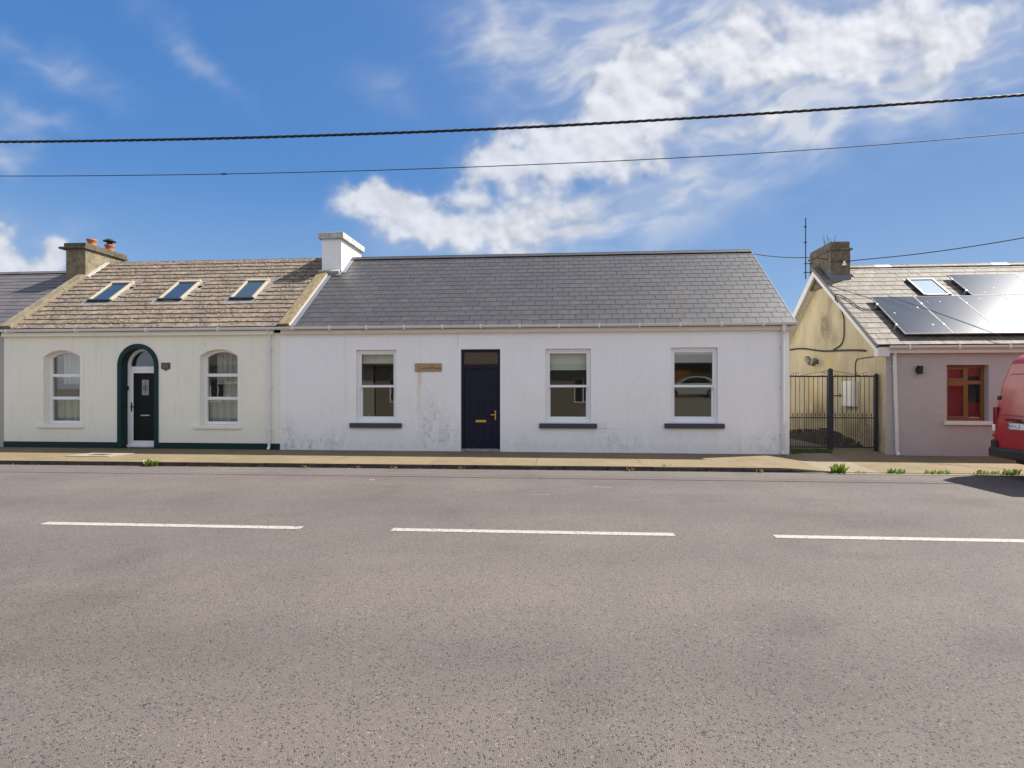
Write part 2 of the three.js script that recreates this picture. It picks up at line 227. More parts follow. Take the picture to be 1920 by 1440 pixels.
// grey house
M.mauve = std([0.49, 0.455, 0.435], 0.92, { map: metres(tex(512, 512, (i, j, o) => { const g = fbm(i / 3, j / 3, 3, 170, 3), b = fbm(i / 64, j / 64, 4, 8, 5); const v = 0.80 + 0.28 * g + 0.12 * (b - 0.5); o[0] = o[1] = o[2] = v; }), 1.4, 1.4), bumpMap: renderBump, bumpScale: 0.012 });
const khakiMap = (() => {
  const blobs = [[-3.4, 3.6, 0.35, 0.6, 0.9], [-2.6, 3.0, 0.4, 0.3, 0.5], [-2.9, 4.2, 0.3, 0.3, 0.6], [-1.0, 0.7, 0.35, 0.6, 0.9], [-4, 0.9, 0.8, 0.5, 0.7], [-1.7, 0.45, 0.8, 0.35, 0.8], [-5, 0.4, 1.5, 0.4, 0.7], [-0.4, 1.3, 0.25, 0.8, 0.6], [-2.2, 1.7, 0.4, 0.8, 0.5], [-4.6, 2.0, 0.6, 0.6, 0.4], [-1.4, 2.2, 0.5, 0.6, 0.3], [-3.0, 3.3, 0.3, 0.7, 0.6], [-3.8, 3.0, 0.5, 0.5, 0.5], [-2.3, 3.7, 0.2, 0.4, 0.5], [-0.6, 0.3, 0.6, 0.35, 0.8], [-2.8, 0.9, 0.9, 0.3, 0.6], [-5.6, 1.6, 0.7, 1.2, 0.4]];
  return metres(tex(1024, 1024, (i, j, o) => {
    const z = -7.2 + 7.4 * i / 1024, y = 5.4 * j / 1024; let d = 0; for (const [cz, cy, rz, ry, s] of blobs) { const a = (z - cz) / rz, b = (y - cy) / ry; d += s * Math.exp(-a * a - b * b); }
    const n = fbm(z * 3, y * 2, 5, 0, 7), st = fbm(z * 9, y * 0.9, 4, 0, 9), f = vn(z * 60, y * 60, 0, 3); d = Math.min(1, d) * step(0.30, 0.56, n * 0.75 + f * 0.25); const gr = step(0.42, 0.62, fbm(z * 1.7 + 4, y * 1.7, 4, 0, 13)), og = step(0.55, 0.68, fbm(z * 1.4, y * 1.1, 4, 0, 17));
    let r = 0.60, g = 0.50, b = 0.31; const v = 0.72 + 0.50 * n + 0.30 * (st - 0.5) + 0.08 * (f - 0.5); r *= v; g *= v; b *= v; r = mix(r, 0.52, gr * 0.35); g = mix(g, 0.46, gr * 0.35); b = mix(b, 0.30, gr * 0.35); r = mix(r, 0.66, og * 0.4); g = mix(g, 0.47, og * 0.4); b = mix(b, 0.18, og * 0.4);
    r = mix(r, 0.17, d * 0.8); g = mix(g, 0.13, d * 0.8); b = mix(b, 0.075, d * 0.8); o[0] = r; o[1] = g; o[2] = b;
  }, true, false), 7.4, 5.4, 7.2, 0);
})();
M.khaki = std([1, 1, 1], 0.95, { map: khakiMap, bumpMap: renderBump, bumpScale: 0.012 });
M.timber = std([0.24, 0.10, 0.028], 0.45, { map: grain });
M.bargeWhite = std([0.80, 0.77, 0.71], 0.6, { map: grain });

// ground
M.path = std([1, 1, 1], 0.92, { vertexColors: true, map: metres(tex(1024, 1024, (i, j, o) => { const a = fbm(i / 3, j / 3, 3, 341, 3), b = fbm(i / 90, j / 90, 5, 11, 7), c = step(0.6, 0.72, fbm(i / 24, j / 24, 4, 42, 17)); const v = (0.72 + 0.36 * a + 0.22 * (b - 0.5)) * (1 - 0.12 * c); o[0] = 0.98 * v; o[1] = 0.99 * v; o[2] = v * (0.98 + 0.1 * (b - 0.5)); }), 2.9, 2.9), bumpMap: renderBump, bumpScale: 0.006 });
M.kerb = std([0.075, 0.068, 0.062], 0.92, { map: stoneMap, bumpMap: renderBump, bumpScale: 0.01 });  // shade on the kerb face is put into this dark base colour
const TILE = 2.9, CELLS = 290;
const stones = (() => {                                        // surface dressing: chips of about a centimetre, some missing
  const n = 2048, height = new Float32Array(n * n), tone = new Float32Array(n * n), s = CELLS / n;
  for (let j = 0; j < n; j++) for (let i = 0; i < n; i++) {
    const x = i * s, y = j * s, cx = Math.floor(x), cy = Math.floor(y); let best = 9, second = 9, id = 0;
    for (let b = -1; b <= 1; b++) for (let a = -1; a <= 1; a++) { const ux = (cx + a + CELLS) % CELLS, uy = (cy + b + CELLS) % CELLS, fx = cx + a + h2(ux, uy, 1), fy = cy + b + h2(ux, uy, 2), d = (fx - x) * (fx - x) + (fy - y) * (fy - y); if (d < best) { second = best; best = d; id = ux + uy * CELLS; } else if (d < second) second = d; }
    const gap = Math.sqrt(second) - Math.sqrt(best), r = h2(id, 7, 3), lost = r < 0.055 + 0.03 * step(0.4, 0.6, fbm(i / 32, j / 32, 3, 64, 57)) ? 0 : 1, k = j * n + i;
    height[k] = lost * Math.min(1, gap * 2.2) * (0.6 + 0.4 * h2(id, 9, 4)); tone[k] = lost ? (0.80 + 0.34 * h2(id, 5, 6) + (r > 0.992 ? 0.9 : 0)) * (0.80 + 0.20 * Math.min(1, gap * 3)) : 0.26;
  }
  return { n, height, tone };
})();
M.road = std([1, 1, 1], 0.82, { vertexColors: true, map: metres(tex(2048, 2048, (i, j, o) => { const k = j * stones.n + i, w = h2(Math.floor(i / 7), Math.floor(j / 7), 9) - 0.5, v = stones.tone[k] * 0.62; o[0] = v * (1 + 0.04 * w); o[1] = v; o[2] = v * (1 - 0.05 * w); }), TILE, TILE), bumpMap: metres(tex(2048, 2048, (i, j, o) => { o[0] = o[1] = o[2] = stones.height[j * stones.n + i]; }, false), TILE, TILE), bumpScale: 0.0045 });
M.paint = std([0.36, 0.335, 0.295], 0.75, { map: metres(tex(512, 512, (i, j, o) => { const w = step(0.60, 0.70, fbm(i / 7, j / 7, 4, 73, 3)), v = 0.92 + 0.12 * fbm(i / 3, j / 3, 2, 170, 5); o[0] = o[1] = o[2] = v * (1 - 0.5 * w); }), 1.7, 1.7), bumpMap: M.road.bumpMap, bumpScale: 0.003 });
M.earth = std([0.16, 0.14, 0.09], 1);


// ---------------------------------------------------------------- ground, road, footpath
function sheet(xs, zs, fy, fc) {                               // a grid in x and z with height fy and linear colour fc
  const nx = xs.length, nz = zs.length, p = [], c = [], uv = [], ix = [];
  for (let j = 0; j < nz; j++) for (let i = 0; i < nx; i++) { const x = xs[i], z = zs[j]; p.push(x, fy(x, z), z); c.push(...fc(x, z)); uv.push(x, -z); }
  for (let j = 0; j < nz - 1; j++) for (let i = 0; i < nx - 1; i++) { const a = j * nx + i; ix.push(a, a + nx, a + 1, a + 1, a + nx, a + nx + 1); }
  const g = new THREE.BufferGeometry(); g.setAttribute('position', new THREE.Float32BufferAttribute(p, 3)); g.setAttribute('color', new THREE.Float32BufferAttribute(c, 3)); g.setAttribute('uv', new THREE.Float32BufferAttribute(uv, 2)); g.setIndex(ix); g.computeVertexNormals(); return g;
}
const range = (a, b, s) => { const n = Math.max(1, Math.round((b - a) / s)); return Array.from({ length: n + 1 }, (_, i) => a + (b - a) * i / n); };
const kind = (o, k) => { o.userData.kind = k; return o; };
const SKEW = 0.0139, kerbZ = (x) => 2.54 - SKEW * x;           // the road runs a little askew to the house fronts
const dip = (x) => step(4.3, 5.7, x);                          // dropped kerb in front of the gate and the grey house

kind(mesh('ground', sheet([-600, -60, 0, 60, 600], [-600, -60, 0, 60, 600], () => -0.16, () => [1, 1, 1]), M.earth, scene, true), 'structure');
{
  const fc = (x, z) => {
    const zz = z + SKEW * x, lane = fbm(x * 0.12, zz * 0.9, 4, 0, 5), blot = fbm(x * 0.7, zz * 0.7, 5, 0, 9), fine = fbm(x * 2.6, zz * 3, 3, 0, 15);
    let v = 0.216 * (1 + 0.34 * (lane - 0.5) + 0.30 * (blot - 0.5) + 0.20 * (fine - 0.5));
    for (const [c, w, k] of [[6.55, 0.55, -0.10], [4.75, 0.5, 0.07], [9.5, 0.6, 0.06], [11.2, 0.5, -0.07]]) v *= 1 + k * Math.exp(-Math.pow((zz - c) / w, 2)) * (0.5 + fbm(x * 0.35, zz * 2, 3, 0, 61));   // wheel tracks and the oilier strips between them
    v *= 1 - 0.16 * step(0.66, 0.74, fbm(x * 1.4, zz * 1.4, 5, 0, 71));
    const near = step(3.75, 3.70, zz); v *= 1 + 0.06 * near;                                    // newer strip along the kerb
    const dust = step(0.45, 0.75, fbm(x * 0.3 + 3, zz * 0.8, 4, 0, 25));
    return [v * (0.955 + 0.04 * dust), v * (0.785 + 0.045 * dust), v * (0.70 - 0.0 * dust)];
  };
  const g = sheet(range(-26, 26, 0.22), range(2.2, 13.4, 0.22), (x, z) => -0.10, fc);
  kind(mesh('road', g, M.road, scene, true), 'structure');
  for (const [a, b] of [[-200, -26], [26, 200]]) kind(mesh(numbered('road_beyond'), sheet(range(a, b, 6), [2.2, 13.4], () => -0.10, fc), M.road, scene, true), 'structure');
}
// the centre line
{
  let i = 0;
  for (let x = -10.93; x < 8; x += 4.44, i++) {
    const L = 3.32, pts = [], n = 40, edge = (x, s) => 0.006 * (vn(x * 9, s) - 0.5) + 0.004 * (vn(x * 30, s + 4) - 0.5);
    for (let k = 0; k <= n; k++) { const u = x + L * k / n; pts.push([u, -(7.955 - SKEW * u + edge(u, i))]); }
    for (let k = n; k >= 0; k--) { const u = x + L * k / n; pts.push([u, -(7.815 - SKEW * u + edge(u, i + 50))]); }
    const g = extr(polyShape(pts), 0, 0.006).rotateX(-Math.PI / 2).translate(0, -0.1015, 0);
    tag(mesh('centre_line_dash', g, M.paint), ['white centre line dash beyond the left edge of the frame', 'leftmost white centre line dash on the road', 'middle white centre line dash, below the white house', 'rightmost white centre line dash, running out of frame', 'white centre line dash beyond the right edge of the frame'][i], 'road marking', 'white dashes of the centre line');
  }
  // scraps of worn paint
  const worn = [bx(0.45, 0.82, -0.0995, -0.0965, 4.60, 4.625), bx(-0.5, -0.2, -0.0995, -0.0965, 5.42, 5.44), bx(7.1, 7.3, -0.0995, -0.0965, 5.05, 5.07), bx(-3.6, -3.5, -0.0995, -0.0965, 4.15, 4.2)];
  kind(mesh('worn_paint', worn, M.paint), 'structure');
}
// the footpath: concrete bays with open joints, a kerb of stones, a flush concrete edging by the dropped kerb
{
  const py = (x, z) => { const t = clamp(z / kerbZ(x)); let y = -0.012 * t - dip(x) * 0.075 * sm(t); if (x > 5.5 && z < 0.35) y += 0.10 * step(0.35, -0.4, z) * step(5.5, 5.7, x) * step(7.75, 7.6, x); return y; };
  const base = kind(mesh('footpath', sheet(range(-40, 40, 0.5), range(-0.1, 2.5, 0.2), (x, z) => py(x, Math.min(z, kerbZ(x) - 0.1)) - 0.03, () => [0.10, 0.09, 0.07]), M.path, scene, true), 'structure');
  const joints = [-40, -28, -22.2, -18.6, -16.35, -14.1, -11.85, -9.6, -7.35, -5.1, -2.85, -0.6, 1.65, 3.9, 5.25, 6.35, 8.5, 10.75, 13, 18, 28, 40];
  for (let k = 0; k < joints.length - 1; k++) {
    reseed(100 + k); const pale = k === 14 ? 1 : 0, tone = (pale ? 1.10 : 1) * rr(0.96, 1.04), a = joints[k] + 0.004, b = joints[k + 1] - 0.004;
    // the two joints by the gate run slantwise to the road
    const sl = (x, z) => x + (joints[k] === 5.25 && x < 5.3 ? 0 : 0) - 0.0 * z;
    const xs = range(a, b, 0.16), zs = range(0.0, 1, 0.06), g = sheet(xs, zs, (x, t) => 0, (x, t) => [1, 1, 1]), p = g.attributes.position, c = g.attributes.color, uv = g.attributes.uv;
    for (let i = 0; i < p.count; i++) {
      let x = p.getX(i), t = p.getZ(i), z = mix(0.002, kerbZ(x) - 0.006, t); if (x > 5.5 && x < 7.66 && k > 12) z = mix(-0.36, kerbZ(x) - 0.006, t); x = sl(x, z);
      const wear = fbm(x * 1.1, z * 1.6, 4, 0, 31), moss = step(0.55, 0.75, fbm(x * 2.1 + 9, z * 2.6, 4, 0, 37)), v = tone * (0.99 + 0.3 * (wear - 0.5));
      p.setXYZ(i, x, py(x, z), z); c.setXYZ(i, v * (pale ? 0.205 : 0.19) * (1 - 0.12 * moss), v * (pale ? 0.162 : 0.14) * (1 - 0.10 * moss), v * (pale ? 0.102 : 0.075) * (1 - 0.16 * moss)); uv.setXY(i, x, -z);
    }
    g.computeVertexNormals(); mesh('paving_bay', g, M.path, base, true);
  }
  let k = 0;
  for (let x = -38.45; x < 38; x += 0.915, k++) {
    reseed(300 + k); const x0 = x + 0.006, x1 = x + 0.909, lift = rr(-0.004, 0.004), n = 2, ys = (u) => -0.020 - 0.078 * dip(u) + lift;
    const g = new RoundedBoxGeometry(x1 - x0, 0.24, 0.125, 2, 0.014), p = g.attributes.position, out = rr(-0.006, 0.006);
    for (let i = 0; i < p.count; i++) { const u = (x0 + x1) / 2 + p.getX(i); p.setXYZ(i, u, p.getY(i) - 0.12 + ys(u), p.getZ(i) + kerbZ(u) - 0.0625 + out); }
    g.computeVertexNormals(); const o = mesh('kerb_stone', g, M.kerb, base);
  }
  const ed = sheet(range(4.55, 26, 0.3), [0, 0.5, 1], () => 0, () => [1, 1, 1]), p = ed.attributes.position, c = ed.attributes.color;
  for (let i = 0; i < p.count; i++) { const x = p.getX(i), t = p.getZ(i), w = 0.19 * step(4.5, 5.3, x); p.setXYZ(i, x, -0.094 + 0.0015 * t, kerbZ(x) + 0.012 + w * t); const v = 1 + 0.3 * (fbm(x * 2, t * 2, 4) - 0.5); c.setXYZ(i, 0.22 * v, 0.185 * v, 0.13 * v); }
  kind(mesh('channel_edging', ed, M.path, scene, true), 'structure');
  // the yard behind the gate and the ground under the opposite footpath
  kind(mesh('yard', sheet(range(5.5, 7.68, 0.3), range(-9, -0.36, 0.4), (x, z) => 0.10 + 0.02 * (fbm(x * 2, z * 2, 3) - 0.5), (x, z) => { const v = 0.5 + 0.7 * fbm(x * 3, z * 3, 4); return [0.18 * v, 0.155 * v, 0.11 * v]; }), M.path, scene, true), 'structure');
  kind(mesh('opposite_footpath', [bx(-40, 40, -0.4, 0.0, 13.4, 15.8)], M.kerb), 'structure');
  // small metal access cover set in a paler square of concrete
  const lid = thing('access_cover', 'small dark metal cover in a pale concrete square on the footpath', 'manhole cover'); lid.position.set(-11.15, 0.0, 1.55);
  mesh('concrete_surround', extr(polyShape([[-0.62, -0.34], [0.50, -0.34], [0.62, 0.34], [-0.50, 0.34]]), 0, 0.02).rotateX(-Math.PI / 2).translate(0, -0.013, 0), std([0.27, 0.23, 0.17], 0.9, { map: grain }), lid);
  mesh('lid', bx(-0.22, 0.22, -0.01, 0.010, -0.14, 0.14, 0.004), std([0.06, 0.055, 0.05], 0.6, { map: grain }), lid);
}

// ---------------------------------------------------------------- roofs
const CAM = camera.position.clone();
function slateVariants(w, len, thick, k, s, rough = 0) {
  reseed(s); const list = [];
  for (let i = 0; i < k; i++) {
    const g = new THREE.BoxGeometry(w, len, thick, 1, 1, 1), p = g.attributes.position, r = [0, 0, 0, 0].map(() => rr(-1, 1) * rough);
    for (let n = 0; n < p.count; n++) { const x = p.getX(n), y = p.getY(n) + len / 2, z = p.getZ(n) + thick / 2; const tail = y < 0.001, c = (x > 0 ? 1 : 0); p.setXYZ(n, x, y + (tail ? r[c] : 0), z + (tail ? thick * 1.15 + Math.abs(r[c + 2]) * 0.5 : 0.001)); }
    g.computeVertexNormals(); list.push(uvm(g, rr(0, 5), rr(0, 5)));
  }
  return list;
}
// slope from eave to ridge with local axes: x along the street, y up the slope, z off it. Slates are laid in courses with broken joints.
function roofSlope(house, { x0, x1, ey, ez, ry, rz, w, gauge, courses, thick, mats, variants, holes = [], keep = 300, name = 'slate', s = 1, gap = 0.006, verge = 0 }) {
  const roof = sub('roof', house), run = ez - rz, rise = ry - ey, pitch = Math.atan2(rise, run), len = Math.hypot(run, rise);
  roof.position.set(0, ey, ez); roof.rotation.x = pitch - Math.PI / 2;
  mesh('roof_deck', bx(x0 + 0.01, x1 - 0.01, 0.015, len - 0.02, -0.09, -0.004), M.deck, roof);
  reseed(s); const places = [], g = len / courses;
  for (let r = 0; r < courses; r++) {
    let x = x0 - (r % 2 ? w / 2 : 0);
    for (; x < x1 - 0.02; x += w) {
      let a = Math.max(x, x0), b = Math.min(x + w, x1); if (b - a < 0.05) continue;
      const cx = (a + b) / 2, cv = (r + 0.5) * g;
      if (holes.some(([hx0, hx1, v0, v1]) => cx > hx0 && cx < hx1 && cv > v0 && cv < v1)) continue;
      const wp = new THREE.Vector3(cx, cv, 0).applyEuler(roof.rotation).add(roof.position);
      places.push({ cx: cx + rr(-0.0015, 0.0015), v: r * g + rr(-1, 1) * 0.005 - (rnd() < 0.012 ? rr(0.01, 0.025) : 0), sx: (b - a - gap) / w, d: wp.distanceTo(CAM), vi: Math.floor(rnd() * variants.length), mi: Math.floor(rnd() * mats.length), t: rr(-1, 1) * 0.006 });
    }
  }
  places.sort((a, b) => a.d - b.d);
  const rest = [];
  places.forEach((q, i) => {
    if (i < keep) { const o = mesh(name, variants[q.vi], mats[q.mi], roof, true); o.position.set(q.cx, q.v, 0.002); o.scale.x = q.sx; o.rotation.z = q.t * 0.5; }
    else { const gg = variants[q.vi].clone().scale(q.sx, 1, 1).rotateZ(q.t * 0.5).translate(q.cx, q.v, 0.002), c = mats[q.mi].color, n = gg.attributes.position.count, col = new Float32Array(n * 3); for (let k = 0; k < n; k++) { col[k * 3] = c.r; col[k * 3 + 1] = c.g; col[k * 3 + 2] = c.b; } gg.setAttribute('color', new THREE.BufferAttribute(col, 3)); rest.push(gg); }
  });
  if (rest.length) { const m = mats[0].clone(); m.color.setRGB(1, 1, 1); m.vertexColors = true; kind(mesh(name + 's_beyond', mergeGeometries(rest), m, roof, true), 'stuff'); }
  return { roof, pitch, len, g };
}
function ridgeTiles(roof, len, pitch, x0, x1, L, mats, s) {    // angle ridge tiles, butted, lying over both slopes
  reseed(s); let i = 0;
  for (let x = x0; x < x1 - 0.05; x += L, i++) {
    const e = Math.min(x + L, x1) - 0.006, g = [], t = 0.018, w = 0.15;
    g.push(bx(x, e, -w, 0.0, 0, t)); const back = bx(x, e, 0, w, 0, t).translate(0, -0.0, 0).applyMatrix4(new THREE.Matrix4().makeRotationX(-(2 * pitch))); g.push(back);
    g.push(cyl([x, 0.002, t * 0.35], [e, 0.002, t * 0.35], 0.02, 0.02, 10));
    const o = mesh('ridge_tile', g, mats[i % mats.length], roof); o.position.set(0, len, 0.034 + rr(-0.003, 0.003));
  }
}
function gutter(house, x0, x1, y, z, m, brackets = 0.95, mb = m) {
  const pts = [], r = 0.058, n = 10; for (let k = 0; k <= n; k++) { const a = Math.PI + Math.PI * k / n; pts.push([z + r * Math.cos(a), y + r * Math.sin(a) * 1.05]); } pts.push([z + r, y + 0.008], [z + r - 0.008, y + 0.008]);
  for (let k = n; k >= 0; k--) { const a = Math.PI + Math.PI * k / n; pts.push([z + (r - 0.006) * Math.cos(a), y + (r - 0.006) * Math.sin(a) * 1.05]); }
  const gt = mesh('gutter', xExtr(pts, x0, x1), m, house);
  for (let x = x0 + 0.45; x < x1 - 0.2; x += brackets) mesh('gutter_bracket', [bx(x - 0.022, x + 0.022, y - 0.075, y + 0.014, z - r - 0.004, z + r + 0.007, 0.006)], mb, gt);
}
function downpipe(house, x, y0, y1, z, m, r = 0.034, lean = 0) {
  const d = mesh('downpipe', [cyl([x + lean, y0 + 0.06, z], [x, y1 - 0.2, z], r, r, 14), tube([[x, y1 - 0.21, z], [x, y1 - 0.13, z + 0.01], [x, y1 - 0.07, z + 0.04], [x, y1, z + 0.06]], r, 14, 12), cyl([x + lean, y0 + 0.09, z], [x + lean, y0 + 0.005, z + 0.055], r * 1.02, r * 1.08, 14)], m, house);
  for (const f of [0.16, 0.52, 0.83]) { const y = y0 + (y1 - y0) * f, xx = x + lean * (1 - f); mesh('pipe_clip', [bx(xx - r - 0.022, xx + r + 0.022, y - 0.014, y + 0.014, z - 0.05, z - 0.01), cyl([xx, y - 0.02, z], [xx, y + 0.02, z], r * 1.14, r * 1.14, 14)], m, d); }
  return d;
}
// the unseen rest of a house: back slope, back wall, ceiling, floor and a rear partition of the front room
function shell(house, x0, x1, { ey, ez, ry, rz, wall, back = -6.7, ceil = 2.78, roomZ = -2.9 }) {
  mesh('rear_slope', new THREE.ExtrudeGeometry(polyShape([[-rz, ry - 0.01], [-back + 0.25, ey], [-back + 0.25, ey - 0.1], [-rz, ry - 0.12]]), { depth: x1 - x0 - 0.02, bevelEnabled: false }).rotateY(Math.PI / 2).translate(x0 + 0.01, 0, 0), M.deck, house);
  mesh('rear_wall', bx(x0 + 0.02, x1 - 0.02, -0.1, ey - 0.06, back, back + 0.25), wall, house);
  mesh('ceiling', bx(x0 + 0.26, x1 - 0.26, ceil, ceil + 0.05, back + 0.26, -0.31), M.room, house);
  mesh('floor', bx(x0 + 0.26, x1 - 0.26, -0.15, 0.02, back + 0.26, -0.31), M.roomFloor, house);
  mesh('partition', bx(x0 + 0.26, x1 - 0.26, 0.03, ceil - 0.01, roomZ - 0.1, roomZ), M.room, house);
}
function gable(house, x0, x1, { ey, ez, ry, rz, back = -6.7, y0 = -0.1, top = 0.1, front = 0 }, m, name = 'gable_wall') {
  const f = (z) => ry - Math.abs(z - rz) * (ry - ey) / (ez - rz) - top;
  return mesh(name, xExtr([[front, y0], [front, f(front)], [rz, f(rz)], [back, f(back)], [back, y0]], x0, x1), m, house);
}

// ---------------------------------------------------------------- windows and doors
function curtain(x0, x1, y0, y1, z, amp, waves, s) { const nx = 120, ny = 6, g = new THREE.PlaneGeometry(x1 - x0, y1 - y0, nx, ny), p = g.attributes.position; for (let i = 0; i < p.count; i++) { const x = p.getX(i), y = p.getY(i), t = x * waves + 2 * vn(x * 4 + s, 1); p.setZ(i, amp * Math.sin(t) * (0.8 + 0.2 * vn(y * 3, x * 4 + s)) + 0.4 * amp * Math.sin(t * 2.3 + s)); } g.computeVertexNormals(); return g.translate((x0 + x1) / 2, (y0 + y1) / 2, z); }
const bars = (x0, x1, y0, y1, z0, z1, w, wb = w, wt = w, r = 0.006) => [bx(x0, x0 + w, y0, y1, z0, z1, r), bx(x1 - w, x1, y0, y1, z0, z1, r), bx(x0 + w - 0.002, x1 - w + 0.002, y0, y0 + wb, z0 + 0.001, z1 - 0.001, r), bx(x0 + w - 0.002, x1 - w + 0.002, y1 - wt, y1, z0 + 0.001, z1 - 0.001, r)];
const pane = (x0, x1, y0, y1, z, parent) => mesh('pane', bx(x0, x1, y0, y1, z - 0.01, z + 0.01), M.pane, parent);
function sashWindow(house, x0, x1, y0, y1, blindY, s) {
  const w = sub('window', house), z = -0.09, m = 1.66;
  mesh('frame', bars(x0, x1, y0, y1, z - 0.14, z, 0.055, 0.075, 0.07), M.upvc, w);
  const a = x0 + 0.05, b = x1 - 0.05, u = mesh('upper_sash', [...bars(a, b, m - 0.03, y1 - 0.06, z - 0.055, z - 0.012, 0.052, 0.062, 0.05), bx(a + 0.004, a + 0.04, m - 0.075, m - 0.02, z - 0.05, z - 0.014, 0.008), bx(b - 0.04, b - 0.004, m - 0.075, m - 0.02, z - 0.05, z - 0.014, 0.008)], M.upvc, w);
  mesh('lower_sash', bars(a + 0.003, b - 0.003, y0 + 0.07, m + 0.02, z - 0.11, z - 0.066, 0.06, 0.07, 0.045), M.upvc, w);
  pane(a + 0.045, b - 0.045, m + 0.025, y1 - 0.105, z - 0.034, w); pane(a + 0.055, b - 0.055, y0 + 0.13, m - 0.02, z - 0.088, w);
  mesh('roller_blind', [bx(a + 0.02, b - 0.02, blindY, y1 - 0.1, z - 0.20, z - 0.196), cyl([a + 0.02, blindY, z - 0.198], [b - 0.02, blindY, z - 0.198], 0.012, 0.012, 8)], M.blind, w);
  const sl = xExtr([[-0.088, y0 - 0.01], [0.065, y0 - 0.03], [0.072, y0 - 0.038], [0.072, y0 - 0.135], [0.066, y0 - 0.142], [-0.088, y0 - 0.142]], x0 - 0.16, x1 + 0.15); mesh('sill', sl, M.navySill, w);
  return w;
}

// ================================================================ the white house
const EY = 3.18, EZ = 0.18, RY = 5.70, RZ = -3.25, prof = { ey: EY, ez: EZ, ry: RY, rz: RZ };
{
  const H = thing('white_house', 'long low white cottage with dark slate roof and navy door', 'house');
  const x0 = -7.41, x1 = 5.45, wall = rectShape(x0, x1, -0.12, 3.06), W = [[-5.36, -4.30, 0.73, 2.60], [-0.46, 0.67, 0.745, 2.60], [2.63, 3.76, 0.76, 2.61]], D = [-2.62, -1.61, -0.02, 2.60];
  for (const [a, b, c, d] of W) wall.holes.push(rectShape(a, b, c, d)); { const [a, b, c, d] = D; wall.holes.push(rectShape(a, b, c, d)); }
  mesh('front_wall', extr(wall, -0.3, 0), M.white, H);
  gable(H, x1 - 0.28, x1 - 0.001, { ...prof, front: -0.301 }, M.whitePlain); gable(H, x0 + 0.01, x0 + 0.28, { ...prof, front: -0.301 }, M.whitePlain, 'party_wall');
  shell(H, x0, x1, { ...prof, wall: M.whitePlain });
  mesh('fascia_board', bx(x0 + 0.06, x1 + 0.03, 3.015, 3.17, 0.003, 0.105, 0.004), M.fascia, H);
  const V = slateVariants(0.30, 0.30, 0.0075, 10, 21, 0.0025);
  const { roof, pitch, len } = roofSlope(H, { x0: -7.06, x1: 5.52, ...prof, w: 0.30, courses: 17, mats: M.slates, variants: V, keep: 300, s: 31, gap: 0.011, holes: [[-7.3, -6.69, 3.19, 9]] });
  ridgeTiles(roof, len, pitch, -6.66, 5.54, 0.47, [M.slates[1], M.slates[0], M.slates[3]], 41);
  mesh('verge_trim', bx(5.515, 5.545, -0.02, len, -0.08, 0.022, 0.004), std([0.09, 0.10, 0.12], 0.5), roof);
  // lead along the parapet and round the chimney foot
  mesh('lead_flashing', [bx(-7.05, -6.93, 0.03, 3.16, 0.026, 0.032), bx(-7.32, -6.66, 3.0, 3.19, 0.030, 0.038), bx(-6.70, -6.55, 3.19, len - 0.02, 0.026, 0.032)], M.lead, roof);
  gutter(H, -7.43, 5.58, 3.185, 0.175, M.gutter, 0.98);
  downpipe(H, 5.27, 0.0, 3.13, 0.065, M.gutter, 0.036);
  mesh('hopper', bx(5.225, 5.315, 2.96, 3.13, 0.105, 0.195, 0.015), M.gutter, H);
  // parapet to the neighbour: rough ochre coping with a mortar line
  const cp = mesh('parapet_coping', bx(-7.37, -7.075, 0.02, 3.13, 0.0, 0.10, 0.012), M.copingOchre, roof); mesh('mortar_line', bx(-7.078, -7.058, 0.02, 3.14, 0.002, 0.07, 0.008), M.mortar, cp); mesh('mortar_bed', bx(-7.36, -6.72, 3.12, 3.21, 0.02, 0.125, 0.012), M.mortar, cp);
  // chimney
  const ch = mesh('chimney', bx(-7.30, -6.69, 4.4, 6.12, -4.15, -2.40, 0.006), M.whitePlain, H);
  mesh('chimney_cap', [bx(-7.385, -6.605, 6.121, 6.31, -4.235, -2.315, 0.012), bx(-7.22, -6.77, 6.311, 6.335, -4.1, -2.45, 0.01)], M.capWhite, ch);
  mesh('lead_apron', bx(-7.305, -6.685, 5.06, 5.17, -2.402, -2.388), M.lead, ch);
  W.forEach(([a, b, c, d], i) => sashWindow(H, a + 0.002, b - 0.002, c + 0.002, d - 0.002, [2.27, 2.08, 2.47][i], i));
  // door: frame, fanlight, six panels, brass letter plate and handle
  const dr = sub('door', H), [a, b, , d] = D, z = -0.06;
  mesh('frame', [bx(a + 0.002, a + 0.07, -0.01, d - 0.002, z - 0.09, z, 0.006), bx(b - 0.07, b - 0.002, -0.01, d - 0.002, z - 0.09, z, 0.006), bx(a + 0.07, b - 0.07, d - 0.075, d - 0.002, z - 0.089, z - 0.001, 0.006), bx(a + 0.07, b - 0.07, 2.10, 2.17, z - 0.089, z - 0.001, 0.006)], M.navy, dr);
  mesh('pane', bx(a + 0.068, b - 0.068, 2.168, d - 0.073, z - 0.055, z - 0.035), M.pane, dr);
  const lx0 = a + 0.074, lx1 = b - 0.074, leaf = [], ly0 = 0.075, ly1 = 2.096, fz = z - 0.03, cx = (lx0 + lx1) / 2;
  leaf.push(bx(lx0, lx1, ly0, ly1, fz - 0.05, fz - 0.012));
  const P = [[1.60, 1.86], [0.85, 1.45], [0.22, 0.68]];
  leaf.push(bx(lx0, lx0 + 0.13, ly0, ly1, fz - 0.013, fz, 0.004), bx(lx1 - 0.13, lx1, ly0, ly1, fz - 0.013, fz, 0.004), bx(cx - 0.05, cx + 0.05, ly0 + 0.02, ly1 - 0.02, fz - 0.013, fz - 0.0006, 0.004));
